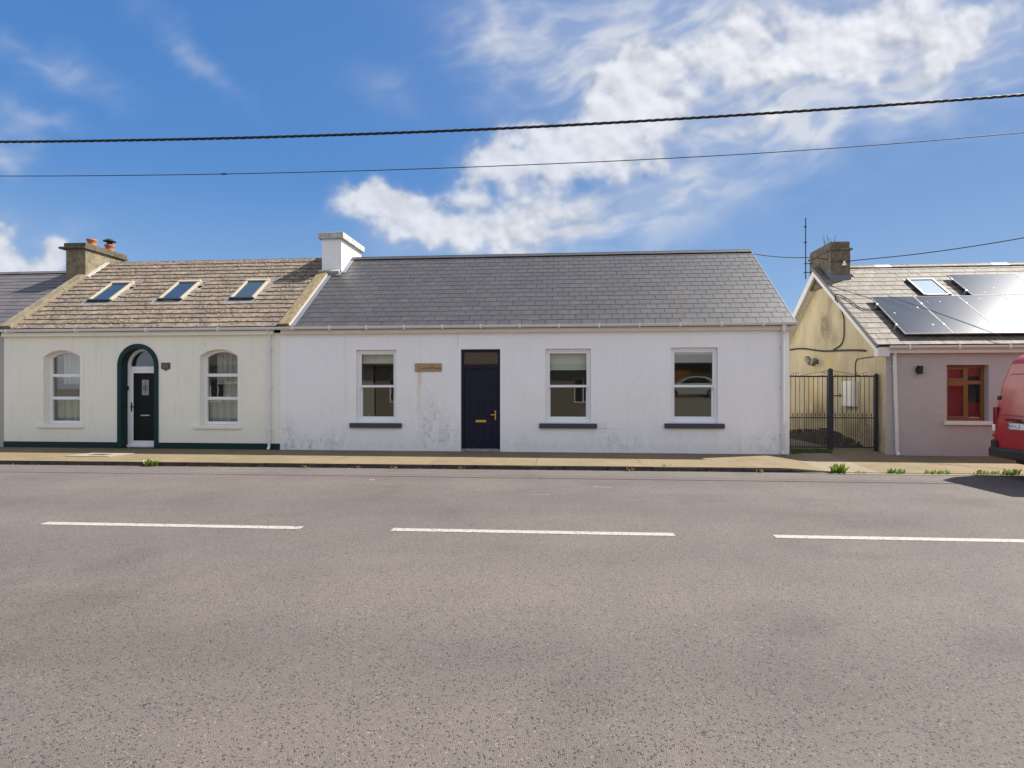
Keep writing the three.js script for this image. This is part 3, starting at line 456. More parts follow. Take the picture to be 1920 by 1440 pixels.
  for (const [u, v] of [[ly0, 0.22], [0.68, 0.85], [1.45, 1.60], [1.86, ly1]]) leaf.push(bx(lx0 + 0.12, lx1 - 0.12, u, v, fz - 0.013, fz - 0.0012, 0.004));
  mesh('leaf', leaf, M.navy, dr);
  for (const [u, v] of P) for (const [p, q] of [[lx0 + 0.13, cx - 0.05], [cx + 0.05, lx1 - 0.13]]) mesh('raised_panel', [bx(p + 0.03, q - 0.03, u + 0.03, v - 0.03, fz - 0.014, fz - 0.001, 0.006), bx(p + 0.055, q - 0.055, u + 0.055, v - 0.055, fz - 0.004, fz + 0.004, 0.003)], M.navy, dr);
  mesh('letter_plate', [bx(cx - 0.135, cx + 0.135, 0.735, 0.795, fz - 0.001, fz + 0.014, 0.006)], M.brass, dr);
  mesh('handle', [bx(lx1 - 0.075, lx1 - 0.04, 0.80, 1.04, fz - 0.001, fz + 0.01, 0.006), cyl([lx1 - 0.058, 0.93, fz], [lx1 - 0.058, 0.93, fz + 0.055], 0.011, 0.011, 10), bx(lx1 - 0.17, lx1 - 0.045, 0.915, 0.943, fz + 0.042, fz + 0.06, 0.007)], M.brass, dr);
  mesh('door_step', bx(a + 0.003, b - 0.003, -0.03, 0.062, -0.28, 0.0, 0.01), std([0.42, 0.42, 0.42], 0.9, { map: stoneMap }), dr);
}

// ================================================================ the cream house on the left
{
  const H = thing('cream_house', 'cream cottage with green arched doorway and three rooflights', 'house');
  const x0 = -15.28, x1 = -7.412, wall = rectShape(x0, x1, -0.12, 3.06);
  const W = [[-14.10, -13.04], [-9.62, -8.57]], dx0 = -11.84, dx1 = -10.90;
  for (const [a, b] of W) wall.holes.push(archShape(a, b, 0.63, 2.47, 2.64, THREE.Path)); wall.holes.push(archShape(dx0, dx1, -0.05, 2.22, 2.69, THREE.Path));
  mesh('front_wall', extr(wall, -0.3, 0), M.cream, H);
  gable(H, x0 + 0.005, x0 + 0.25, { ...prof, front: -0.301 }, M.cream, 'party_wall'); shell(H, x0, x1, { ...prof, wall: M.cream, roomZ: -2.4 });
  mesh('eaves_band', bx(x0 + 0.01, x1 - 0.15, 3.012, 3.17, 0.004, 0.10, 0.006), M.cream, H);
  for (const [a, b] of [[x0, dx0 - 0.12], [dx1 + 0.115, x1 - 0.002]]) mesh('plinth', bx(a, b, -0.1, 0.16, 0.002, 0.022, 0.006), M.green, H);
  const sk = [[-13.68, -12.97], [-11.54, -10.82], [-9.39, -8.68]], V = slateVariants(0.31, 0.32, 0.024, 12, 61, 0.010);
  const { roof, pitch, len, g } = roofSlope(H, { x0: -14.86, x1: -7.37, ...prof, w: 0.31, courses: 17, mats: M.tiles, variants: V, keep: 300, s: 71, name: 'roof_tile', gap: 0.007, holes: sk.map(([a, b]) => [a - 0.02, b + 0.02, 1.42, 2.72]) });
  ridgeTiles(roof, len, pitch, -14.8, -7.31, 0.45, [M.tiles[0], M.tiles[1], M.tiles[3]], 81);
  const skFrame = std([0.40, 0.35, 0.25], 0.55, { map: grain }), dark = std([0.02, 0.022, 0.026], 0.4), soaker = std([0.30, 0.28, 0.265], 0.6, { map: stoneMap });
  sk.forEach(([a, b], i) => {
    const k = sub('rooflight', roof), v0 = 1.47, v1 = 2.68, z0 = 0.0, z1 = 0.115;
    mesh('side_frame', bx(a, a + 0.075, v0 + 0.05, v1 - 0.04, z0, z1, 0.01), skFrame, k); mesh('side_frame', bx(b - 0.075, b, v0 + 0.05, v1 - 0.04, z0, z1, 0.01), skFrame, k);
    mesh('head_cover', bx(a - 0.01, b + 0.01, v1 - 0.11, v1, z0, z1 + 0.012, 0.012), skFrame, k); mesh('sill_cover', bx(a - 0.005, b + 0.005, v0, v0 + 0.085, z0, z1 + 0.004, 0.02), dark, k);
    mesh('pane', bx(a + 0.074, b - 0.074, v0 + 0.084, v1 - 0.109, 0.070, 0.085), phy([0.03, 0.05, 0.08], 0.03, { ior: 1.7 }), k);
    for (const g of [bx(a - 0.14, b + 0.06, v0 - 0.20, v0 + 0.01, 0.048, 0.054), ...[0, 1, 2, 3].map((n) => bx(b - 0.01, b + 0.19 - 0.03 * (n % 2), v0 + 0.05 + n * 0.30, v0 + 0.20 + n * 0.30, 0.046, 0.052)), bx(a + 0.1, b + 0.2, v1 - 0.01, v1 + 0.14, 0.046, 0.052), bx(a - 0.13, a + 0.01, v0 - 0.01, v0 + 0.1, 0.046, 0.052)]) mesh('soaker', g, soaker, k);
    if (i === 1) mesh('latch', bx(a + 0.18, b - 0.22, v0 - 0.006, v0 + 0.01, 0.055, 0.075), skFrame, k);
  });
  gutter(H, -15.45, -7.44, 3.185, 0.17, M.gutterGrey, 2.0);
  downpipe(H, -7.68, 0.0, 3.13, 0.062, M.gutterGrey, 0.036);
  // broad rough coping and the brown chimney
  mesh('parapet_coping', bx(-15.20, -14.86, 0.0, 3.20, 0.0, 0.13, 0.02), M.coping, roof);
  mesh('mortar_flashing', bx(-14.965, -14.80, 3.16, len - 0.03, 0.02, 0.07, 0.015), M.mortar, roof);
  const ch = mesh('chimney', bx(-15.62, -14.96, 4.3, 5.99, -4.05, -2.38, 0.008), M.chimneyBrown, H);
  mesh('chimney_cap', [bx(-15.80, -14.90, 5.991, 6.06, -4.14, -2.29, 0.012), bx(-15.66, -14.92, 6.061, 6.18, -4.1, -2.34, 0.014)], M.chimneyDark, ch);
  for (const z of [-3.0, -3.75]) { mesh('chimney_pot', new THREE.LatheGeometry([[0.0, 0], [0.15, 0], [0.145, 0.05], [0.125, 0.08], [0.125, 0.20], [0.15, 0.22], [0.15, 0.27], [0.12, 0.27], [0.11, 0.1], [0, 0.1]].map((p) => new THREE.Vector2(...p)), 20).translate(-15.28, 6.175, z), M.terracotta, ch); }
  mesh('cowl', [cyl([-15.28, 6.40, -3.75], [-15.28, 6.58, -3.75], 0.085, 0.085, 14), new THREE.LatheGeometry([[0, 0.09], [0.08, 0.07], [0.19, 0.0], [0.19, -0.02], [0, 0.0]].map((p) => new THREE.Vector2(...p)), 20).translate(-15.28, 6.58, -3.75)], M.black, ch);
  // windows: three lights one above the other, net curtains behind
  W.forEach(([a, b], i) => {
    const w = sub('window', H), z = -0.17, y0 = 0.63, fr = archShape(a + 0.002, b - 0.002, y0 + 0.002, 2.468, 2.638);
    const t1 = 1.335, t2 = 1.955, f = 0.065, lights = [[y0 + 0.09, t1 - 0.04], [t1 + 0.045, t2 - 0.04]];
    for (const [u, v] of lights) fr.holes.push(rectShape(a + f + 0.03, b - f, u, v)); fr.holes.push(archShape(a + f + 0.03, b - f, t2 + 0.045, 2.43, 2.575, THREE.Path));
    mesh('frame', extr(fr, z - 0.06, z), M.upvc, w); mesh('transom', [bx(a + 0.05, b - 0.04, t1 - 0.03, t1 + 0.03, z - 0.05, z + 0.012, 0.006), bx(a + 0.05, b - 0.04, t2 - 0.03, t2 + 0.03, z - 0.05, z + 0.012, 0.006), bx(a + 0.03, b - 0.03, y0 + 0.01, y0 + 0.06, z - 0.05, z + 0.014, 0.006)], M.upvc, w);
    for (const [u, v] of lights) pane(a + f + 0.02, b - f + 0.01, u - 0.01, v + 0.01, z - 0.035, w); pane(a + f + 0.02, b - f + 0.01, t2 + 0.03, 2.60, z - 0.035, w).position.z = 0;
    mesh('net_curtain', curtain(a + 0.22, b - 0.02, 1.72, 2.66, z - 0.22, 0.03, 34, i * 9), M.net, w); mesh('net_curtain', curtain(a - 0.04, b + 0.05, y0 + 0.02, i ? 1.35 : 1.30, z - 0.30, 0.045, 26, i * 7 + 3), M.net, w); mesh('net_curtain', curtain(i ? a + 0.3 : b - 0.35, i ? b + 0.05 : b + 0.05, 1.2, 1.9, z - 0.42, 0.04, 30, i * 5 + 8), M.net, w);
    for (const q of [[[a - 0.13, 0.635], [a, 0.635], [a, 2.47], [a - 0.13, 2.52]], [[b, 0.635], [b + 0.11, 0.635], [b + 0.11, 2.52], [b, 2.47]]]) mesh('plaster_surround', extr(polyShape(q), 0.001, 0.012), M.cream, w);
    mesh('sill', xExtr([[z, 0.632], [0.05, 0.618], [0.05, 0.54], [z, 0.54]], a - 0.18, b + 0.10), M.cream, w);
  });
  // doorway
  const dr = sub('door', H), z = -0.2, cx = (dx0 + dx1) / 2;
  const sur = archShape(dx0 - 0.112, dx1 + 0.112, -0.1, 2.22, 2.80); sur.holes.push(archShape(dx0 + 0.004, dx1 - 0.004, -0.09, 2.22, 2.685, THREE.Path)); mesh('arched_surround', extr(sur, -0.21, 0.028), M.green, dr);
  const jamb = archShape(dx0 + 0.006, dx1 - 0.006, 0.0, 2.22, 2.683); jamb.holes.push(archShape(dx0 + 0.075, dx1 - 0.075, 2.20, 2.235, 2.615, THREE.Path)); jamb.holes.push(rectShape(dx0 + 0.16, dx1 - 0.075, 0.17, 2.06)); mesh('frame', extr(jamb, z - 0.07, z - 0.015), M.upvc, dr);
  mesh('sash_frame', [...bars(dx0 + 0.10, dx1 - 0.02, 0.10, 2.07, z - 0.04, z, 0.07, 0.085, 0.05), bx(dx0 + 0.02, dx1 - 0.02, 0.02, 0.08, z - 0.05, z + 0.06, 0.01), bx(dx0 + 0.03, dx1 - 0.03, 2.10, 2.19, z - 0.05, z - 0.004, 0.006)], M.upvc, dr);
  mesh('leaf', [bx(dx0 + 0.165, dx1 - 0.085, 0.18, 2.025, z - 0.05, z - 0.02), bx(dx0 + 0.24, dx1 - 0.16, 0.28, 0.80, z - 0.022, z - 0.014, 0.004), bx(dx0 + 0.24, dx1 - 0.16, 0.93, 1.32, z - 0.022, z - 0.014, 0.004)], phy([0.005, 0.010, 0.008], 0.5, { specularIntensity: 0.4 }), dr);
  const gl = mesh('glazed_panel', bx(cx - 0.10 + 0.045, cx + 0.10 + 0.045, 1.42, 1.84, z - 0.022, z - 0.012, 0.003), std([0.30, 0.31, 0.31], 0.25, { map: grain }), dr);
  mesh('leaded_motif', [bx(cx + 0.038, cx + 0.052, 1.44, 1.82, z - 0.012, z - 0.006), new THREE.TorusGeometry(0.055, 0.006, 6, 20).translate(cx + 0.045, 1.62, z - 0.008), cyl([cx - 0.02, 1.55, z - 0.008], [cx + 0.11, 1.69, z - 0.008], 0.005), cyl([cx - 0.02, 1.69, z - 0.008], [cx + 0.11, 1.55, z - 0.008], 0.005)], std([0.12, 0.12, 0.12], 0.5), gl);
  mesh('fanlight', archShapePane(dx0 + 0.07, dx1 - 0.07, 2.19, 2.235, 2.62, z - 0.05), M.pane, dr);
  mesh('letter_plate', bx(cx - 0.09, cx + 0.17, 0.855, 0.89, z - 0.021, z - 0.006, 0.005), std([0.45, 0.45, 0.46], 0.3, { metalness: 1 }), dr);
  mesh('handle', [bx(dx0 + 0.112, dx0 + 0.148, 0.98, 1.22, z - 0.002, z + 0.012, 0.005), bx(dx0 + 0.12, dx0 + 0.22, 1.09, 1.12, z + 0.03, z + 0.045, 0.006), cyl([dx0 + 0.13, 1.105, z], [dx0 + 0.13, 1.105, z + 0.04], 0.01)], M.black, dr);
  mesh('bell_push', bx(dx0 + 0.012, dx0 + 0.05, 1.56, 1.66, z - 0.004, z + 0.02, 0.006), M.black, dr);
}
function archShapePane(x0, x1, y0, ys, yt, z) { return extr(archShape(x0, x1, y0, ys, yt), z - 0.01, z + 0.01); }

// house at the far left: its roof and a strip of wall
{
  const H = thing('slate_roofed_house', 'dark slate roofed cottage at the left edge, beyond the brown chimney', 'house'), p = { ey: EY, ez: EZ, ry: 5.44, rz: RZ };
  mesh('front_wall', bx(-23, -15.285, -0.12, 3.06, -0.3, 0), std([0.46, 0.43, 0.40], 0.9, { map: grain }), H); gable(H, -22.99, -22.7, { ...p, front: -0.301 }, M.cream); shell(H, -23, -15.3, { ...p, wall: M.cream });
  const { roof, pitch, len } = roofSlope(H, { x0: -23, x1: -15.19, ...p, w: 0.33, courses: 16, mats: M.farSlates, variants: slateVariants(0.33, 0.30, 0.010, 6, 91, 0.004), keep: 250, s: 95, gap: 0.006, holes: [[-15.64, -15, 2.9, 9]] });
  ridgeTiles(roof, len, pitch, -22.9, -15.6, 0.45, M.farSlates, 97);
  mesh('roof_vent', [bx(-17.5, -17.12, 1.92, 2.2, 0.015, 0.085, 0.02)], std([0.34, 0.33, 0.31], 0.7), roof);
  gutter(H, -23, -15.5, 3.185, 0.17, M.gutterGrey, 2.0);
}

// ================================================================ the grey house on the right
const GP = { ey: 2.62, ez: 0.25, ry: 5.20, rz: -3.40 };
let greyRoof;
{
  const H = thing('grey_house', 'mauve grey cottage with khaki gable and pale slate roof on the right', 'house');
  const x0 = 7.68, x1 = 18, wall = rectShape(x0, x1, -0.16, 2.5), win = [9.05, 9.98, 0.83, 2.16];
  wall.holes.push(rectShape(...win)); wall.holes.push(rectShape(12.2, 13.2, -0.1, 2.1));
  mesh('front_wall', extr(wall, -0.3, 0), M.mauve, H);
  gable(H, x0, x0 + 0.28, { ...GP, front: -0.301, top: 0.12, back: -7.0 }, M.khaki); gable(H, x1 - 0.28, x1 - 0.005, { ...GP, front: -0.301, top: 0.12, back: -7.0 }, M.khaki);
  mesh('wall_quoin', bx(x0 - 0.004, x0 + 0.05, -0.14, 2.36, -0.30, -0.004), M.khaki, H);
  shell(H, x0, x1, { ...GP, wall: M.khaki, back: -7.05, ceil: 2.3 });
  const V = slateVariants(0.30, 0.31, 0.010, 10, 121, 0.004), R0 = roofSlope(H, { x0: 7.36, x1: 18, ...GP, w: 0.30, courses: 17, mats: M.pales, variants: V, keep: 300, s: 131, gap: 0.007, holes: [[7.53, 8.14, 3.55, 9], [9.52, 10.18, 2.45, 3.36]] }), { roof, pitch, len } = R0;
  greyRoof = R0;
  ridgeTiles(roof, len, pitch, 8.16, 18, 0.46, [M.pales[2], M.pales[4], std([0.50, 0.49, 0.475], 0.6, { map: paleMap }), M.pales[0], M.pales[3], M.pales[2], M.pales[1]], 141);
  // white bargeboards with a boxed foot
  const slope = (GP.ry - GP.ey) / (GP.ez - GP.rz), yb = (z) => GP.ry - Math.abs(z - GP.rz) * slope - 0.03, barge = (za, zb) => xExtr([[za, yb(za)], [zb, yb(zb)], [zb, yb(zb) - 0.24], [za, yb(za) - 0.24]], 7.40, 7.435);
  mesh('bargeboard', barge(0.20, -3.395), M.bargeWhite, H); mesh('bargeboard', barge(-3.40, -7.1), M.bargeWhite, H);
  mesh('soffit', [xExtr([[0.19, yb(0.19) - 0.08], [-3.40, yb(-3.4) - 0.08], [-3.40, yb(-3.4) - 0.10], [0.19, yb(0.19) - 0.10]], 7.436, 7.68), xExtr([[-3.41, yb(-3.41) - 0.08], [-7.0, yb(-7) - 0.08], [-7.0, yb(-7) - 0.10], [-3.41, yb(-3.41) - 0.10]], 7.436, 7.68)], M.bargeWhite, H);
  mesh('box_end', bx(7.405, 7.66, 2.36, 2.58, 0.0, 0.205, 0.006), M.bargeWhite, H);
  mesh('verge_edge', bx(7.345, 7.40, 0, len, -0.05, 0.012, 0.004), std([0.20, 0.19, 0.18], 0.8), roof);
  mesh('eaves_board', bx(7.67, 18, 2.44, 2.60, 0.003, 0.15, 0.004), M.bargeWhite, H);
  gutter(H, 7.62, 18, 2.60, 0.225, M.gutter, 1.1); downpipe(H, 7.84, 0.0, 2.56, 0.065, M.gutter, 0.04, 0.06);
  // stone chimney with a projecting course and lead at its foot
  const ch = mesh('chimney', bx(7.56, 8.10, 4.60, 5.54, -4.10, -2.66, 0.012), M.chimneyStone, H);
  mesh('chimney_course', bx(7.52, 8.155, 5.541, 5.59, -4.14, -2.62, 0.01), M.chimneyStone, ch); mesh('chimney_top', bx(7.57, 8.09, 5.591, 5.79, -4.09, -2.67, 0.012), M.chimneyStone, ch);
  mesh('lead_apron', [bx(7.545, 8.115, 4.62, 4.83, -2.665, -2.645, 0.003), bx(7.548, 7.566, 4.62, 5.0, -3.0, -2.66)], M.lead, ch);
  mesh('iron_strap', [bx(7.552, 8.108, 5.20, 5.225, -2.664, -2.652)], M.iron, ch);
  mesh('insulator', new THREE.LatheGeometry([[0, 0], [0.05, 0], [0.055, 0.03], [0.03, 0.07], [0.028, 0.12], [0, 0.13]].map((p) => new THREE.Vector2(...p)), 14).translate(7.90, 5.08, -2.59), std([0.8, 0.8, 0.78], 0.3), ch);
  // rooflight
  const k = sub('rooflight', roof), fr = std([0.03, 0.045, 0.05], 0.4);
  mesh('frame', [bx(9.50, 9.57, 2.42, 3.42, 0, 0.10, 0.01), bx(10.14, 10.21, 2.42, 3.42, 0, 0.10, 0.01), bx(9.57, 10.14, 2.42, 2.49, 0, 0.09, 0.01), bx(9.57, 10.14, 3.33, 3.42, 0, 0.105, 0.01)], fr, k); mesh('pane', bx(9.57, 10.14, 2.49, 3.33, 0.06, 0.08), phy([0.36, 0.42, 0.46], 0.12, { ior: 1.6 }), k);
  mesh('flashing', [bx(10.21, 10.31, 2.45, 3.42, 0.026, 0.032), bx(9.45, 10.26, 3.42, 3.52, 0.026, 0.032)], M.mortar, k);
  // timber window: two small lights above two tall ones
  const w = sub('window', H), [a, b, c, d] = win, z = -0.14, mx = 9.575, ty = 1.745;
  mesh('frame', [...bars(a + 0.002, b - 0.002, c + 0.002, d - 0.002, z - 0.08, z, 0.065, 0.07, 0.06), bx(mx - 0.04, mx + 0.04, c + 0.05, d - 0.05, z - 0.079, z - 0.001, 0.006), bx(a + 0.05, b - 0.05, ty - 0.045, ty + 0.045, z - 0.078, z + 0.006, 0.006)], M.timber, w);
  mesh('opening_light', bars(a + 0.06, mx - 0.032, ty + 0.04, d - 0.055, z - 0.05, z + 0.022, 0.05, 0.055, 0.05), M.timber, w); mesh('sash', bars(a + 0.06, mx - 0.032, c + 0.065, ty - 0.04, z - 0.05, z + 0.016, 0.04), M.timber, w);
  for (const [p, q, u, v] of [[a + 0.10, mx - 0.075, ty + 0.085, d - 0.10], [mx + 0.035, b - 0.062, ty + 0.04, d - 0.058], [a + 0.095, mx - 0.068, c + 0.1, ty - 0.075], [mx + 0.035, b - 0.062, c + 0.068, ty - 0.04]]) pane(p, q, u, v, z - 0.03, w);
  mesh('roller_blind', bx(a + 0.05, b - 0.05, c + 0.03, d - 0.05, z - 0.20, z - 0.19), std([0.05, 0.05, 0.055], 0.9), w);
  mesh('sill', xExtr([[z, c + 0.002], [0.05, c - 0.005], [0.065, c - 0.018], [0.065, c - 0.085], [0.05, c - 0.095], [z, c - 0.095]], 8.98, 10.13), M.bargeWhite, w);
  const dr = sub('door', H); mesh('leaf', bx(12.25, 13.15, -0.05, 2.05, -0.2, -0.15), M.timber, dr); mesh('frame', [bx(12.2, 12.25, -0.05, 2.1, -0.22, -0.13), bx(13.15, 13.2, -0.05, 2.1, -0.22, -0.13), bx(12.25, 13.15, 2.05, 2.1, -0.22, -0.13)], M.timber, dr);
}

// ---------------------------------------------------------------- solar panels on the grey house
{
  const cells = tex(512, 1024, (i, j, o) => { const u = (i / 512 * 6) % 1, v = (j / 1024 * 20) % 1, line = (u < 0.02 || u > 0.98) ? 1 : (v < 0.03 || v > 0.97) ? 0.7 : 0, bus = Math.abs((u * 5) % 1 - 0.5) < 0.03 ? 0.25 : 0, dust = step(0.70, 0.74, fbm(i / 9, j / 9, 3, 0, 3)) * 0.5 * vn(i / 40, j / 40, 0, 5); const q = 0.010 + 0.035 * line + 0.02 * bus + 0.10 * dust; o[0] = q; o[1] = q * 1.03; o[2] = q * 1.2; }, true, false);
  const glass = phy([1, 1, 1], 0.16, { map: cells, clearcoat: 1, clearcoatRoughness: 0.085 }), fr = std([0.30, 0.30, 0.31], 0.5), clampM = std([0.75, 0.75, 0.75], 0.4, { metalness: 0.5 }), drop = std([0.5, 0.5, 0.47], 0.9);
  const q = new THREE.Quaternion().setFromEuler(greyRoof.roof.rotation);
  const list = [];
  for (let i = 0; i < 4; i++) list.push([8.07 + i * 1.085, 0.30, 1.07, 1.94, 0, i]); for (let i = 0; i < 2; i++) list.push([10.62 + i * 1.76, 2.27, 1.74, 1.27, 1, i]);
  const say = ['leftmost dark solar panel of the lower row, cable shadow across it', 'second solar panel from the left in the lower row', 'third solar panel from the left in the lower row, beginning to glare', 'fourth solar panel of the lower row, blazing with sun glare at the frame edge'];
  for (const [x, v, w, h, upper, i] of list) {
    const t = thing('solar_panel', upper ? (i ? 'solar panel further right in the upper row on the grey roof' : 'upper row solar panel beside the rooflight, half lost in glare') : say[i] ?? 'solar panel further right in the lower row on the grey roof', 'solar panel', 'solar panels on the grey house roof');
    t.position.copy(new THREE.Vector3(x, v, 0.105).applyQuaternion(q).add(greyRoof.roof.position)); t.quaternion.copy(q);
    mesh('frame', bars(0, w, 0, h, 0, 0.035, 0.009, 0.009, 0.009, 0.002), fr, t);
    const g = new THREE.BoxGeometry(w - 0.022, h - 0.022, 0.026).translate(w / 2, h / 2, 0.017); mesh('glass_face', g, glass, t, true);
    for (const y of [h * 0.22, h * 0.78]) { mesh('mounting_rail', bx(-0.03, w + (i === 3 ? 0.03 : 0.015), y - 0.02, y + 0.02, -0.05, -0.002), fr, t); mesh('end_clamp', [bx(-0.028, 0.006, y - 0.025, y + 0.025, -0.001, 0.042, 0.004), bx(-0.03, -0.01, y - 0.02, y + 0.02, -0.1, -0.05)], clampM, t); }
    reseed(400 + i + upper * 20); for (let k = 0; k < 3; k++) { const s = rr(0.012, 0.028); mesh('bird_dropping', new THREE.SphereGeometry(1, 8, 5).scale(s, s * rr(1, 2), 0.002).translate(rr(0.15, w - 0.15), rr(0.15, h - 0.15), 0.031), drop, t); }
  }
}

// ---------------------------------------------------------------- the yard gate: two leaves and two posts
{
  const Z = -0.3, gy = 0.11;
  const leaf = (x0, x1, up, label) => {
    const t = thing('yard_gate_leaf', label, 'gate', 'leaves of the black yard gate'); t.position.set(x0, gy, Z); const w = x1 - x0, top = 1.79, mid = 0.77;
    mesh('top_rail', bx(0, w, top - 0.018, top + 0.018, -0.012, 0.012, 0.003), M.iron, t); mesh('middle_rail', bx(0, w, mid - 0.012, mid + 0.012, -0.011, 0.011, 0.003), M.iron, t); mesh('bottom_rail', bx(0, w, 0.03, 0.062, -0.012, 0.012, 0.003), M.iron, t);
    const n = Math.round(w / 0.105), bar = uvm(cyl([0, 0.05, 0], [0, top, 0], 0.0075, 0.0075, 6)), dog = join([cyl([0, 0.05, 0], [0, mid + 0.06, 0], 0.0065, 0.0065, 6), new THREE.ConeGeometry(0.02, 0.075, 4).scale(1, 1, 0.4).translate(0, mid + 0.095, 0), new THREE.SphereGeometry(0.012, 6, 4).translate(0, mid + 0.055, 0)]);
    for (let i = 0; i <= n; i++) { const o = mesh('bar', bar, M.iron, t, true); o.position.x = 0.012 + (w - 0.024) * i / n; if (i < n) { const d = mesh('dog_bar', dog, M.iron, t, true); d.position.x = 0.012 + (w - 0.024) * (i + 0.5) / n; } }
    const hi = up ? w : 0, lo = up ? 0.35 * w : 0.65 * w, sc = []; sc.push(tube([[hi, top + 0.145, 0], [(hi + lo) / 2, top + 0.08, 0], [lo, top + 0.02, 0]], 0.006, 16, 6));
    for (const [cx, r] of up ? [[w - 0.09, 0.042], [0.28 * w, 0.04], [0.16 * w, 0.035]] : [[0.09, 0.042], [0.62 * w, 0.042], [0.78 * w, 0.04]]) sc.push(new THREE.TorusGeometry(r, 0.006, 6, 18, Math.PI * 1.7).rotateZ(rr(0, 3)).translate(cx, top + r + 0.016, 0));
    mesh('scrollwork', sc, M.iron, t); return t;
  };
  reseed(7);
  const gl = leaf(5.475, 6.465, true, 'left leaf of the black barred yard gate, next to the white house'), gr = leaf(6.59, 7.56, false, 'right leaf of the black barred yard gate, next to the khaki gable');
  mesh('latch', [bx(0.0, 0.22, 1.30, 1.325, 0.0125, 0.03, 0.004), bx(0.15, 0.17, 1.27, 1.36, 0.012, 0.034, 0.003)], M.iron, gr); mesh('drop_bolt', [bx(0.76, 0.985, 0.50, 0.52, 0.0125, 0.028, 0.004)], M.iron, gl);
  const post = (x, w, h, label) => { const t = thing('gate_post', label, 'gate post', 'posts of the yard gate'); t.position.set(x, 0.09, Z); mesh('shaft', bx(-w / 2, w / 2, -0.02, h, -w / 2, w / 2, 0.006), M.iron, t); mesh('cap', new THREE.ConeGeometry(w * 0.72, 0.05, 4).rotateY(Math.PI / 4).translate(0, h + 0.024, 0), M.iron, t); return t; };
  post(6.528, 0.10, 1.97, 'tall black square post between the two gate leaves'); const p2 = post(7.605, 0.075, 1.84, 'black gate post against the khaki gable wall'); mesh('hinge', [cyl([0.03, 1.74, 0.01], [0.03, 1.86, 0.01], 0.02, 0.02, 8)], M.iron, p2);
}
